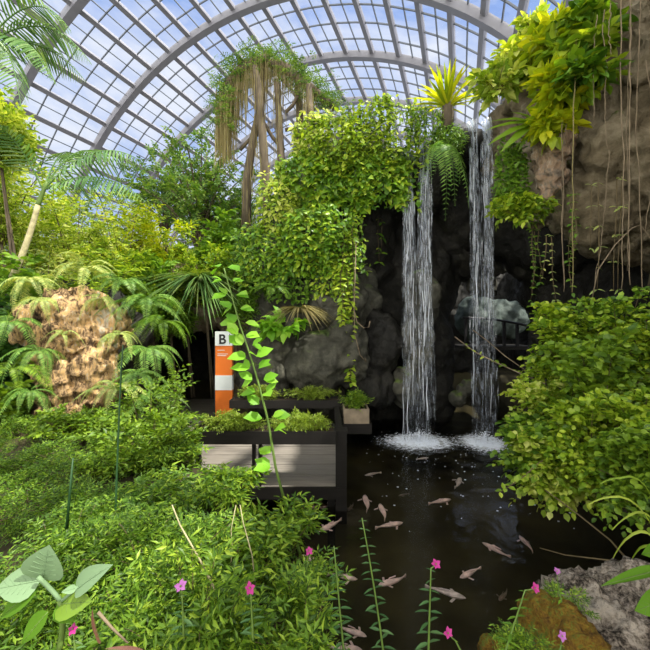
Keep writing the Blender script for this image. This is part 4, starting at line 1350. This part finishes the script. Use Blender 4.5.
# ---- trees and shrubs behind on the left
def tree(name, label, base, h, crx, crz, seed, mat, tr=.12, nb=26, tw=9, m=5, tl=.5, size=.2, kind='small', group=None):
    o = thing(name, label, 'tree', base, 0, group)
    fm, sm = bush_parts(seed, crx, crx * .8, crz, nb, tw, m, tl, kind, size, low=.05, sr=.035, droop=.25)
    f = fm.build('foliage', mat, o, False, (0, 0, h - crz))
    b = sm.build('branch', 'bark', o, True, (0, 0, h - crz))
    MB().tube([(0.1, 0, 0), (0, .05, h * .3), (0.05, 0, h - crz * .9)], [tr, tr * .85, tr * .6], 8).build('trunk', 'bark', o)
    return o


p = at(200, 330, 14.5)
tree('small_leaved_tree', 'airy small-leaved tree standing before the glass behind the tunnel', (p[0], 14.5, 2.2), 8.9, 2.9, 5.0, 501, 'tree', nb=46, tw=14)
p = at(165, 330, 17)
tree('small_leaved_tree', 'tall sparse tree farther back left of the draped tree', (p[0], 17, 3.2), 8.4, 2.4, 4.0, 502, 'tree', nb=34, tw=12)
p = at(232, 330, 15.5)
tree('small_leaved_tree', 'dense dark-leaved tree directly under the draped tree', (p[0], 15.5, 2.5), 6.3, 2.2, 3.6, 503, 'tree', nb=40, tw=14)

BACK = [  # px, top py, r, Y, mat, kind, size, label
    (20, 190, 1.3, 8.6, 'yellowgreen', 'lance', .15, 'tall yellow-green shrub behind the leaning palm trunk'),
    (75, 205, 1.3, 8.8, 'yellowgreen', 'lance', .14, 'bright shrub right of the palm trunk under the lower palm frond'),
    (122, 222, 1.2, 9.2, 'yellowgreen', 'lance', .14, 'light green shrub between the tan outcrop and the glass wall'),
    (150, 222, .9, 9.6, 'lime', 'lance', .16, 'bamboo-like yellow clump under the small-leaved tree'),
    (185, 245, 1.0, 9.9, 'shrubright', 'small', .13, 'fine-leaved shrub growing on top of the tunnel rock'),
    (225, 232, .9, 10.0, 'mid', 'ovate', .18, 'green shrub on the tunnel rock next to the planted cliff'),
    (45, 262, .9, 7.4, 'fernpale', 'narrow', .12, 'feathery pale shrub just above the tan outcrop'),
    (100, 262, .9, 7.6, 'shrubright', 'lance', .15, 'shrub with drooping leaves above the right half of the tan outcrop'),
    (140, 272, .8, 8.4, 'mid', 'ovate', .14, 'dark green shrub left of the strappy plant'),
    (8, 280, .9, 6.6, 'mid', 'ovate', .15, 'shaded shrub at the left edge beside the tan outcrop'),
    (0, 165, .9, 7.6, 'yellowgreen', 'lance', .15, 'sunlit large-leaved tree top at the left edge under the palm crown'),
    (170, 285, .7, 9.2, 'mid', 'lance', .15, 'low shrub at the left end of the tunnel lintel'),
    (235, 272, .7, 9.3, 'mid', 'small', .12, 'low shrub between the strappy plant and the planted cliff'),
    (52, 195, 1.5, 10.2, 'shrubright', 'lance', .16, 'dense green shrub filling the gap behind the palm trunk'),
    (105, 208, 1.6, 11.0, 'shrubright', 'lance', .16, 'shrub with pointed leaves just below the glass wall base'),
    (0, 105, .5, 6.6, 'yellowgreen', 'ovate', .12, 'yellow leafy branch top among the upper palm fronds'),
    (150, 265, .7, 8.6, 'shrubright', 'ovate', .13, 'leafy shrub in front of the bamboo-like yellow clump'),
    (205, 255, .7, 9.2, 'shrubright', 'small', .12, 'bright fine shrub directly above the strappy plant'),
    (12, 330, .8, 6.0, 'dark', 'ovate', .15, 'dark shrub in the shade left of the tan outcrop'),
    (12, 390, .7, 5.2, 'herb', 'ovate', .12, 'green plant at the left edge by the foot of the tan outcrop'),
]
for i, (px, py, r, Y, mat, kind, size, lab) in enumerate(BACK):
    top = at(px, py, Y)
    h = min(2.9, max(1.2, r * 1.9))
    x, y = top[0], top[1]
    shrub('shrub', lab, 'shrub', (x, y, top[2] - h), 520 + i, r, r * .8, h, mat=mat, sprigs=7, nb=44, tw=9, m=5, tl=.36, kind=kind, size=size, low=-.1, sr=.012, root=(0.1, .25, -min(2.6, max(.5, top[2] - h - float(G(x, y + .25))))))

# ---- palms
def palm(label, base, top, L, specs, seed, n=30):
    base, top = np.asarray(base), np.asarray(top)
    o = thing('palm', label, 'palm', base)
    d = top - base
    if np.linalg.norm(d) > .1:
        MB().tube(bez((0, 0, 0), d * .5 + np.array([.05, 0, -.1]), d, 12), np.linspace(.06, .045, 12), 10).build('trunk', 'palebark', o)
        MB().tube(bez(d * .98, d * 1.12, d * 1.25 + np.array([0.05, 0, .1]), 6), np.linspace(.046, .03, 6), 8).build('crownshaft', 'greenstem', o)
        d = d * 1.2
    for k, (az, rise, droop, s, hang) in enumerate(specs):
        f = frond_mb(L * s, n - 2, L * .25, droop, 'blade', rise, seed + k, hang=hang, rr=.016, wsc=.72).build('frond', 'palm', o, False, tuple(d))
        f.rotation_euler = (0, 0, math.radians(az))
    return o


# az: 0 heads away from the viewer, -90 to the right, 90 to the left
palm('slender palm with a pale leaning trunk rising behind the tan outcrop', at(12, 278, 6.6), at(38, 205, 6.6), 2.3,
     [(-85, 1.25, .34, .95, .9), (-95, .5, .35, 1.0, .7), (-20, 2.3, .3, .62, .1), (5, 2.6, .3, .5, .2), (165, 2.0, .4, .55, .2)], 601)
palm('palm crown hanging in from the upper left corner', at(-15, 45, 5.6), at(-15, 45, 5.6), 1.9,
     [(-70, 1.2, .5, .9, .3), (-95, .5, .7, .8, .5), (-115, .2, 1.0, .8, .6), (-50, .9, .4, .8, .3), (-140, .4, .9, .8, .5), (-85, 1.6, .5, .8, .2)], 620, 34)

# ---- ferns on and around the tan outcrop
FERNS = [
    (30, 282, 6.0, .75, 14, 'fernpale', 'pale fern crowning the left end of the tan outcrop'),
    (85, 270, 6.1, .70, 14, 'fernpale', 'pale feathery fern on top of the tan outcrop, middle'),
    (122, 285, 6.0, .7, 12, 'fern', 'fern at the right shoulder of the tan outcrop'),
    (146, 305, 6.2, .95, 14, 'fern', 'large dark green fern hanging beside the tunnel mouth'),
    (118, 335, 5.5, .5, 9, 'fernpale', 'fern with arching yellowish fronds across the tan rock'),
    (150, 350, 5.9, .8, 13, 'fern', 'second dark fern hanging beside the tunnel, below the large one'),
    (138, 375, 5.3, .65, 12, 'fern', 'fern at the foot of the tunnel edge, below two dark ferns'),
    (38, 352, 5.2, .6, 11, 'fern', 'fern drooping across the lower left of the tan rock'),
    (12, 370, 5.0, .75, 11, 'herb', 'fern at the left foot of the tan outcrop'),
    (116, 390, 4.9, .55, 12, 'fernpale', 'small pale fern at the right foot of the tan outcrop'),
    (42, 302, 5.6, .55, 12, 'fernpale', 'tufty fern draped over the upper face of the tan rock'),
    (62, 335, 5.4, .35, 8, 'fernpale', 'little fern growing in the middle of the tan rock face'),
    (8, 325, 5.4, .7, 12, 'fern', 'fern in the shade at the left edge of the tan rock'),
    (155, 395, 5.2, .6, 12, 'fern', 'fern nearest the sign, at the base of the tunnel edge'),
    (160, 325, 6.4, .8, 13, 'mid', 'darkest fern, tucked under the strappy plant at the tunnel mouth'),
    (30, 392, 4.9, .5, 11, 'fern', 'fern with brownish shadow at the lowest left of the tan rock'),
    (100, 300, 5.8, .5, 10, 'fernpale', 'fern between the right shoulder and the top of the outcrop'),
]
for i, (px, py, Y, L, nf, mat, lab) in enumerate(FERNS):
    fern('fern', lab, at(px, py, Y), L, nf, mat, 640 + i, n=30, w=L * .17, droop=.85, rise=.75, hang=.15, group='ferns on the tan outcrop')

# ---- planter growth
for i, (x0, x1, y, z, n, lab) in enumerate([(-1.98, -.90, 5.32, 1.2, 44, 'low sedum filling the left half of the near planter trough'), (-.90, .12, 5.32, 1.2, 44, 'low sedum filling the right half of the near planter trough'),
                                            (-2.0, -.9, 7.45, 1.18, 24, 'straggly green growth in the left half of the far planter trough'), (-.9, .38, 7.45, 1.18, 28, 'straggly green growth in the right half of the far planter trough')]):
    cx = (x0 + x1) / 2
    shrub('sedum', lab, 'plant', (cx, y, z), 660 + i, (x1 - x0) / 2, .2, [.30, .27, .36, .34][i], mat='sedum', nb=n * 3, tw=6, m=4, tl=.09, kind='narrow', size=.05, low=.2, sr=.004)
shrub('tufted_plant', 'yellowish tufted plant growing in the small square planter box', 'plant', (0.62, 6.9, 1.14), 670, .3, .24, .36, mat='fine', nb=60, tw=6, m=4, tl=.1, kind='narrow', size=.06, low=.3, sr=.004)

# ---- right bank shrubs
RIGHT = [  # px, top py, Y, r, label
    (570, 318, 4.6, .55, 'bright leafy shrub whose top stands against the dark cave'),
    (618, 306, 4.3, .6, 'shrub top under the hanging roots on the right bank'),
    (648, 320, 4.0, .6, 'shrub touching the right picture edge below the rock'),
    (600, 355, 3.9, .65, 'dense shrub in the middle of the right bank'),
    (562, 385, 4.2, .5, 'shrub on the right bank nearest the narrow waterfall'),
    (640, 395, 3.4, .55, 'yellowish shrub at the right picture edge, middle height'),
    (545, 425, 4.0, .40, 'drooping round-leaved shrub over the water by the splash'),
    (590, 412, 3.5, .42, 'shrub overhanging the dark water in front of the dense one'),
    (645, 445, 3.0, .36, 'low shrub at the right edge above the arching straps'),
    (556, 440, 3.8, .34, 'lowest leafy branch cluster over the pond on the right'),
]
for i, (px, py, Y, r, lab) in enumerate(RIGHT):
    top = at(px, py, Y)
    h = r * 1.6
    shrub('leafy_shrub', lab, 'shrub', (top[0], top[1], top[2] - h), 700 + i, r, r * .8, h, mat=['shrubright', 'fine', 'shrubright', 'herb', 'yellowgreen'][i % 5], nb=30, tw=8, m=5, tl=.24, kind='round', size=.066 if i % 3 else .085, low=-.15, sprigs=9, sr=.006, root=(max(.5, 4.75 + .1 * (top[1] - 4) - top[0]), .25 if top[1] > 3.6 else .8, float(G(4.9, top[1] + .4)) - .1 - (top[2] - h)), group='shrubs on the right bank', droop=.5, jit=.4)


def stick(name, label, cat, pts, r, mat='twig', leafy=None, group=None):
    pts = [at(*p) for p in pts]
    c = pts[0]
    pts = np.array(pts) - c
    if leafy is None:
        return tag(MB().tube(pts, np.linspace(r, r * .5, len(pts)), 5).build(name, mat, None, True, c), label, cat, group)
    o = thing(name, label, cat, c, 0, group)
    MB().tube(pts, np.linspace(r, r * .5, len(pts)), 5).build('stem', mat, o)
    kind, size, lm, n, seed = leafy
    rng = np.random.default_rng(seed)
    t = np.linspace(.15, 1, n)
    P = np.stack([np.interp(t, np.linspace(0, 1, len(pts)), pts[:, i]) for i in range(3)], 1)
    fm = MB()
    leaves(fm, kind, P, rng.normal(0, 1, (n, 3)) + [0, 0, .3], np.tile([0, -.3, 1.0], (n, 1)), size * rng.uniform(.6, 1.2, n))
    fm.build('foliage', lm, o, False)
    return o


stick('trailing_stem', 'leafy stem slung from the cave rock down to the right bank shrub', 'stem', [(455, 337, 7.0), (475, 352, 6.3), (495, 362, 5.6), (515, 371, 5.0), (545, 384, 4.4)], .014, 'root', ('ovate', .09, 'shrubright', 16, 1))
stick('trailing_stem', 'bare thin stem slung above the leafy trailing one', 'stem', [(473, 330, 7.2), (490, 343, 6.6), (505, 356, 6.0), (525, 370, 5.4)], .011, 'root')
stick('branch', 'bare branch reaching out of the right bank low over the water', 'branch', [(632, 565, 2.9), (610, 540, 3.0), (575, 512, 3.2), (545, 490, 3.4)], .010)
stick('branch', 'twig lying low over the water behind the speckled boulder', 'branch', [(625, 562, 2.8), (590, 558, 2.9), (565, 555, 3.0), (540, 548, 3.1)], .007)
stick('branch', 'leafy twig hanging over the pond left of the right bank', 'branch', [(560, 450, 3.7), (540, 462, 3.6), (522, 478, 3.5), (500, 492, 3.45)], .008, 'twig', ('round', .07, 'shrubright', 30, 4))

o = thing('strap_plant', 'plant with arching yellow-green strap leaves at the right edge by the boulder', 'plant', at(665, 560, 2.3))
c = at(665, 560, 2.3)
fm = MB()
for pts in (((665, 560), (640, 500), (610, 497), (588, 505)), ((670, 560), (650, 510), (630, 515), (612, 530)), ((665, 570), (650, 525), (625, 540), (612, 560)), ((668, 565), (650, 478), (620, 478), (600, 484)), ((672, 570), (655, 545), (640, 548), (630, 563))):
    P = np.array([at(x, y, 2.3 + .05 * k) - c for k, (x, y) in enumerate(pts)])
    tq = np.linspace(0, 1, 12)
    Q = bez(P[0], (P[1] * 1.3 - P[0] * .15 - P[3] * .15), P[2], 8)
    Q = np.vstack([Q, bez(P[2], (P[2] + P[3]) / 2 + [0, 0, .02], P[3], 4)[1:]])
    w_ = .022 * np.clip(np.linspace(1.0, .1, len(Q)), .2, 1)
    wd = np.array([0.2, .9, .35])
    V = np.concatenate([Q - wd * w_[:, None], Q + [0, 0, .008], Q + wd * w_[:, None]])
    n = len(Q)
    fm.add(V, [(i, i + 1, n + i + 1, n + i) for i in range(n - 1)] + [(n + i, n + i + 1, 2 * n + i + 1, 2 * n + i) for i in range(n - 1)])
fm.build('foliage', 'yellowgreen', o)


# ---- single big leaves
def blade(parent, mat, base, tip, w, Y0, Y1, name='leaf', kind='heart', upv=(0, -.6, .8), c=None):
    b, t = at(*base, Y0), at(*tip, Y1)
    d = t - b
    L = np.linalg.norm(d)
    mb = MB()
    leaves(mb, kind, [b - c], [d], [upv], [L], w)
    lf = mb.build(name, mat, parent)
    if kind == 'big':
        dn = unit(d)
        z = unit(np.cross(np.cross(dn, np.array(upv, float)), dn))
        t_ = np.linspace(0.0, .96, 9)
        mid = (b - c) + d * t_[:, None] - z * (.12 * L * t_[:, None] ** 2) + z * .0008
        MB().tube(mid, L * np.linspace(.016, .004, 9), 5).build('midrib', 'pale' if mat == 'pale' else 'greenstem', lf)
        x = unit(np.cross(dn, z))
        vm = MB()
        for q in (.15, .28, .41, .54, .67):
            for s_ in (-1, 1):
                e = x * s_ * .27 * L * w * (1 - q * .75)
                p0 = (b - c) + d * q - z * .12 * L * q * q
                q1 = q + .15
                p1_ = (b - c) + d * q1 - z * .12 * L * q1 * q1 + e + z * .22 * np.linalg.norm(e)
                vm.tube(np.array([p0, (p0 + p1_) / 2, p1_]), L * .005, 4)
        vm.build('vein', 'pale' if mat == 'pale' else 'greenstem', lf)
    return lf


LEAF['big'] = tpl_ovate(0.75, 0.22, 0.12, ((0, .15), (.06, .55), (.16, .86), (.32, 1), (.5, .93), (.68, .7), (.84, .38), (1, 0)))
c = at(58, 655, 1.0)
o = thing('broad_leaved_plant', 'young plant with large pale-backed leaves in the lower left corner', 'plant', c)
MB().tube(bez((0, 0, 0), at(66, 625, 1.0) - c, at(60, 600, 1.0) - c), [.008] * 6, 6).build('stem', 'greenstem', o)
MB().tube(bez(at(60, 600, 1.0) - c, at(50, 588, 1.0) - c, at(38, 577, .98) - c), [.006] * 6, 6).build('stem', 'pale', o)
MB().tube(bez(at(60, 602, 1.0) - c, at(68, 596, 1.0) - c, at(78, 587, 1.0) - c), [.005] * 6, 6).build('stem', 'pale', o)
for b_, t_, w_, m_, u_ in (
    ((40, 580), (-8, 590), 1.0, 'pale', (0, -.9, .5)), ((43, 579), (46, 549), 1.35, 'pale', (.2, -1, .3)), ((76, 590), (107, 565), .6, 'pale', (-.4, -.8, .6)),
    ((60, 601), (74, 622), 1.15, 'broad', (0, -1, .4)), ((58, 604), (88, 602), .9, 'herb', (0, -.8, .6)), ((48, 612), (18, 645), .75, 'broad', (0, -.8, .7)), ((40, 585), (-5, 618), .8, 'broad', (0, -.6, .9)), ((76, 588), (62, 592), .8, 'pale', (0, -.8, .5))):
    blade(o, m_, b_, t_, w_, 1.0, .97, kind='big', upv=u_, c=c)
c = at(690, 600, 1.25)
o = thing('broad_leaved_plant', 'plant at the right edge with one long and one round leaf over the boulder', 'plant', c)
MB().tube(bez((0, 0, -.2), (0, 0, -.05), (-.01, 0, .03)), [.008] * 6, 6).build('stem', 'greenstem', o)
blade(o, 'broad', (662, 570), (604, 582), .19, 1.25, 1.2, kind='big', upv=(0, -.5, .9), c=c)
blade(o, 'broad', (668, 598), (638, 612), .9, 1.22, 1.2, kind='big', upv=(0, -.9, .5), c=c)
blade(o, 'broad', (680, 545), (642, 556), .8, 1.25, 1.3, kind='big', upv=(0, -.9, .5), c=c)
# dry leaves
c = at(92, 628, .95)
o = tag(MB().build('x', None) if False else blade(None, 'dry', (101, 642), (88, 611), 0.8, .95, .95, 'dry_leaf', 'big', (-.8, -.6, .3), c), 'curled pinkish dry leaf standing beside the large pale-backed leaves', 'leaf')
o.location = c
c = at(130, 650, .95)
o = blade(None, 'dry', (146, 656), (106, 646), .25, .95, .93, 'dry_leaf', 'big', (0, -.4, 1), c)
tag(o, 'reddish dry leaf lying flat at the bottom edge', 'leaf')
o.location = c
stick('dead_stalk', 'grey dead stalk lying above the flat reddish dry leaf', 'stalk', [(98, 612, 1.0), (112, 628, 1.0), (128, 643, 1.0)], .005, 'root')

# ---- foreground planting on the near left bank
FORE = [  # px, top py, Y, r, type, label
    (25, 415, 4.7, .65, 'F', 'feathery shrub at the left edge below the tan outcrop'),
    (85, 412, 4.6, .65, 'H', 'dark-hearted herb clump right below the tan outcrop'),
    (150, 392, 4.8, .65, 'H', 'leafy clump in front of the tunnel, left of the sign'),
    (170, 405, 4.7, .38, 'H', 'leafy clump leaning against the left end of the boardwalk'),
    (188, 428, 4.7, .14, 'S', 'small spray of leaves against the left end of the near planter trough'),
    (20, 455, 3.6, .6, 'F', 'soft feathery shrub at the left edge, halfway down'),
    (80, 450, 3.5, .55, 'F', 'feathery shrub left of the thin dark stem'),
    (140, 430, 3.7, .55, 'H', 'bright herb clump right of the thin dark stem'),
    (165, 448, 3.7, .32, 'S', 'loose shrub covering the left corner of the boardwalk'),
    (30, 495, 2.7, .5, 'F', 'deep green feathery shrub above the pale-backed leaves'),
    (85, 490, 2.6, .45, 'F', 'feathery shrub just behind the pale-backed leaf tip'),
    (140, 485, 2.7, .45, 'P', 'ferny clump with flat leaf fans in the middle of the bank'),
    (188, 486, 2.8, .38, 'S', 'shrub with upright twigs near the water, under the boardwalk'),
    (228, 506, 2.9, .30, 'S', 'bright leafy shrub at the pond edge left of the sapling'),
    (276, 520, 2.6, .28, 'S', 'open shrub at the pond edge around the sapling foot'),
    (15, 600, 1.5, .3, 'F', 'low feathery plant under the pale-backed leaves'),
    (115, 540, 1.9, .36, 'F', 'feathery clump right of the pale-backed leaves'),
    (160, 535, 1.9, .36, 'F', 'feathery clump left of the faded mauve flower'),
    (205, 545, 1.9, .34, 'S', 'twiggy shrub behind the faded mauve flower'),
    (250, 545, 2.0, .32, 'S', 'twiggy shrub with thin reddish stems behind the left pink flower'),
    (290, 560, 1.9, .26, 'N', 'narrow-leaved herb nearest the pond between the pink flowers'),
    (140, 600, 1.35, .26, 'F', 'fine green plant above the flat reddish dry leaf'),
    (195, 600, 1.35, .26, 'N', 'fine narrow-leaved herb at the bottom edge under the mauve flower'),
    (245, 600, 1.4, .25, 'N', 'narrow-leaved herb at the bottom edge under the left pink flower'),
    (295, 612, 1.4, .20, 'N', 'narrow-leaved herb in the bottom corner of the bank by the water'),
    (60, 520, 2.0, .38, 'F', 'feathery clump rising directly behind the pale-backed leaves'),
]
TYPES = {
    'F': dict(mat='feather', nb=34, tw=8, m=8, tl=.20, kind='narrow', size=.036, droop=.35, low=.2, sr=.004, sprigs=12),
    'H': dict(mat='herb', nb=32, tw=7, m=5, tl=.2, kind='small', size=.065, droop=.3, low=.2, sr=.005, sprigs=12),
    'S': dict(mat='fine', nb=16, tw=6, m=4, shoot=1.3, tl=.17, kind='lance', size=.06, droop=.35, low=.2, sr=.005, sprigs=12),
    'P': dict(mat='fern', nb=36, tw=6, m=12, tl=.26, kind='narrow', size=.045, droop=.4, low=.2, sr=.004, jit=.1),
    'N': dict(mat='fine', nb=22, tw=7, m=6, shoot=1.5, tl=.12, kind='narrow', size=.034, droop=.2, low=.2, sr=.003, sprigs=12),
}
for i, (px, py, Y, r, ty, lab) in enumerate(FORE):
    top = at(px, py, Y)
    g = float(G(top[0], top[1]))
    base = max(g - .05, top[2] - 1.4) if g < .9 else g - .05
    h = max(.28, (top[2] - base) * (.78 + .28 * ((i * 7) % 5) / 4))
    kw = dict(TYPES[ty])
    if px >= 228:                                            # the open, twiggy growth at the water's edge
        kw.update(nb=int(kw['nb'] * .5), sprigs=9, low=.05, tw=5)
    elif px >= 180:
        kw.update(nb=int(kw['nb'] * .75))
    shrub('bank_plant', lab, 'plant', (top[0], top[1], base), 800 + i, r, r * .9, h, group='plants on the near bank', **kw)

# ---- tall slim things in the foreground
stick('thin_stem', 'tall thin straight dark green stem rising from the bank on the left', 'stem', [(111, 600, 2.3), (115, 520, 2.3), (118, 440, 2.3), (121, 372, 2.3), (123, 345, 2.3)], .009, 'darkstem')
stick('thin_stem', 'short dark stem left of the tall thin one', 'stem', [(66, 535, 2.0), (70, 490, 2.0), (73, 458, 2.0)], .009, 'darkstem')
stick('dry_stalk', 'pale bare stalk crossing the shrubs between the mauve and the left pink flower', 'stalk', [(215, 590, 1.4), (200, 560, 1.45), (180, 525, 1.5), (172, 505, 1.5)], .005, 'palebark')
stick('dry_stalk', 'pale thin stalk standing among shrubs behind the left pink flower', 'stalk', [(256, 590, 1.7), (252, 555, 1.7), (243, 522, 1.7), (240, 505, 1.7)], .004, 'palebark')
stick('dry_stalk', 'thin stalk at the pond edge just left of the sapling stem', 'stalk', [(230, 580, 1.9), (232, 545, 1.9), (231, 530, 1.9), (236, 505, 1.9)], .004, 'palebark')
def sapling(label, pts, Y, seed, size=.15, n=16):
    P = np.array([at(x, y, Y) for x, y in pts])
    c = P[0]
    P = P - c
    o = thing('sapling', label, 'sapling', c)
    t = np.linspace(0, 1, 30)
    P2 = np.stack([np.interp(t, np.linspace(0, 1, len(P)), P[:, i]) for i in range(3)], 1)
    MB().tube(P2, np.linspace(.016, .006, 30), 6).build('stem', 'greenstem', o)
    rng = np.random.default_rng(seed)
    fm = MB()
    for q in np.linspace(.34, 1, n):
        p = np.array([np.interp(q, t, P2[:, i]) for i in range(3)])
        for s in (-1, 1):
            if q < .55 and rng.uniform() < .45: continue
            d0 = np.array([s * 1.0, rng.normal(0, .5), .3])
            e = p + unit(d0) * .05
            for kk in range(2):
                leaves(fm, 'round', [e], [d0 + rng.normal(0, .45, 3)], [(rng.normal(0, .3), -.55, .8)], size * rng.uniform(.6, 1.1), .95)
    fm.build('foliage', 'sapling', o)
    return o
sapling('slender bright green sapling with round leaves in front of the boardwalk', ((302, 560), (290, 520), (276, 470), (268, 420), (255, 370), (240, 325), (224, 268)), 3.0, 901, .16, 17)


def flower(parent, p, r, mat, face=(0, -.8, .6), n=5, seed=0):
    rng = np.random.default_rng(seed)
    f = unit(np.array(face, float))
    a = unit(np.cross(f, [0.1, 0.2, 1.0]))
    b = np.cross(f, a)
    mb = MB()
    for k in range(n):
        th = 2 * PI * k / n + rng.normal(0, .15)
        d = a * math.cos(th) + b * math.sin(th) + f * .35
        leaves(mb, 'round', [p], [d], [f], r * rng.uniform(.85, 1.1), .95)
    fl = mb.build('flower', mat, parent, False)
    MB().tube([p + f * r * .02, p + f * r * .22, p + f * r * .3], [r * .13, r * .15, r * .05], 6).build('flower_center', 'fine', fl)
    return fl


def loosestrife(label, base, top, Y, seed, n=14, size=.045, mat='stemleaf', flowers=(), bend=0, lmax=1.0):
    """upright stem with opposite leaves in pairs"""
    rng = np.random.default_rng(seed)
    b, t = at(*base, Y), at(*top, Y)
    c = b
    d = t - b
    o = thing('flowering_herb' if flowers else 'tall_herb', label, 'flower' if flowers else 'plant', c)
    P = bez((0, 0, 0), d * .5 + np.array([bend, 0, 0]), d, 14)
    MB().tube(P, np.linspace(.005, .0025, 14), 5).build('stem', 'greenstem', o)
    fm = MB()
    for k, q in enumerate(np.linspace(.12, .98, n)):
        p = np.array([np.interp(q, np.linspace(0, 1, 14), P[:, i]) for i in range(3)])
        ax = unit(d)
        th = (k % 2) * .8 - .3 + rng.normal(0, .22)
        for s in (0, PI):
            dd = np.array([math.cos(th + s), math.sin(th + s) * .8, .12])
            leaves(fm, 'lance', [p], [dd], [ax + rng.normal(0, .15, 3)], size * (1.1 - .75 * q ** 3) * rng.uniform(.8, 1.1), 1.05)
    fm.build('foliage', mat, o, False)
    for k, (fx, fy, r, m_) in enumerate(flowers):
        q = at(fx, fy, Y) - c
        e = P[-1] if (abs(fx - top[0]) + abs(fy - top[1])) < 40 else P[9]
        MB().tube(bez(e, (e + q) / 2 + [0, 0, -.005], q, 5), .002, 4).build('flower_stalk', 'greenstem', o)
        flower(o, q, r, m_, seed=seed + k)
    return o


loosestrife('upright leafy stem with a magenta flower, alone in the middle of the dark water', (428, 665), (431, 568), 1.25, 910, 9, .052, flowers=[(436, 564, .018, 'magenta')])
loosestrife('tallest leafy stem without flower, left of the middle magenta flower', (385, 665), (362, 518), 1.35, 911, 16, .048, bend=.01)
loosestrife('bare-topped leafy stem second from the bank, beside the flat lying fish', (345, 665), (334, 546), 1.3, 912, 13, .045)
loosestrife('leafy stem with a pink flower at the water edge near the bank', (300, 650), (308, 560), 1.6, 913, 9, .05, mat='sapling', flowers=[(309, 551, .02, 'magenta')])
loosestrife('leaning leafy stem tipped with a dark magenta flower beside the mossy stone', (500, 668), (525, 590), 1.3, 914, 9, .05, flowers=[(535, 588, .018, 'magenta')], mat='mid')
loosestrife('short stem with an open mauve flower behind the mossy stone', (563, 610), (558, 585), 1.55, 915, 4, .03, flowers=[(557, 571, .017, 'mauve')], mat='sapling')
loosestrife('small purple flower on a short stem in front of the mossy stone', (556, 668), (561, 645), 1.2, 916, 3, .03, flowers=[(562, 636, .017, 'mauve')], mat='sapling')
loosestrife('low stem with a magenta flower at the bottom edge right of the middle stem', (470, 668), (455, 640), 1.2, 917, 3, .03, flowers=[(448, 633, .018, 'magenta')], mat='sapling')
loosestrife('stem with a round magenta flower among the narrow-leaved herbs', (253, 640), (251, 595), 1.12, 918, 6, .04, flowers=[(250, 588, .02, 'magenta')])
loosestrife('stem with a faded mauve flower left of the magenta one', (184, 640), (182, 595), 1.1, 919, 6, .04, flowers=[(181, 586, .02, 'mauve')])
loosestrife('low pink flower under the large pale-backed leaves', (76, 660), (74, 640), 1.0, 920, 3, .03, flowers=[(73, 629, .015, 'magenta')])
shrub('moss_tuft', 'little yellow-green tuft growing between the mossy stone and the speckled boulder', 'plant', tuple(at(560, 612, 1.62)), 930, .13, .08, .10, mat='fine', nb=30, tw=5, m=4, tl=.05, kind='narrow', size=.022, low=.2, sr=.002)
shrub('moss_tuft', 'yellowish tuft at the bottom edge against the mossy stone', 'plant', tuple(at(520, 652, 1.4)), 931, .10, .08, .08, mat='fine', nb=26, tw=5, m=4, tl=.05, kind='narrow', size=.022, low=.2, sr=.002)
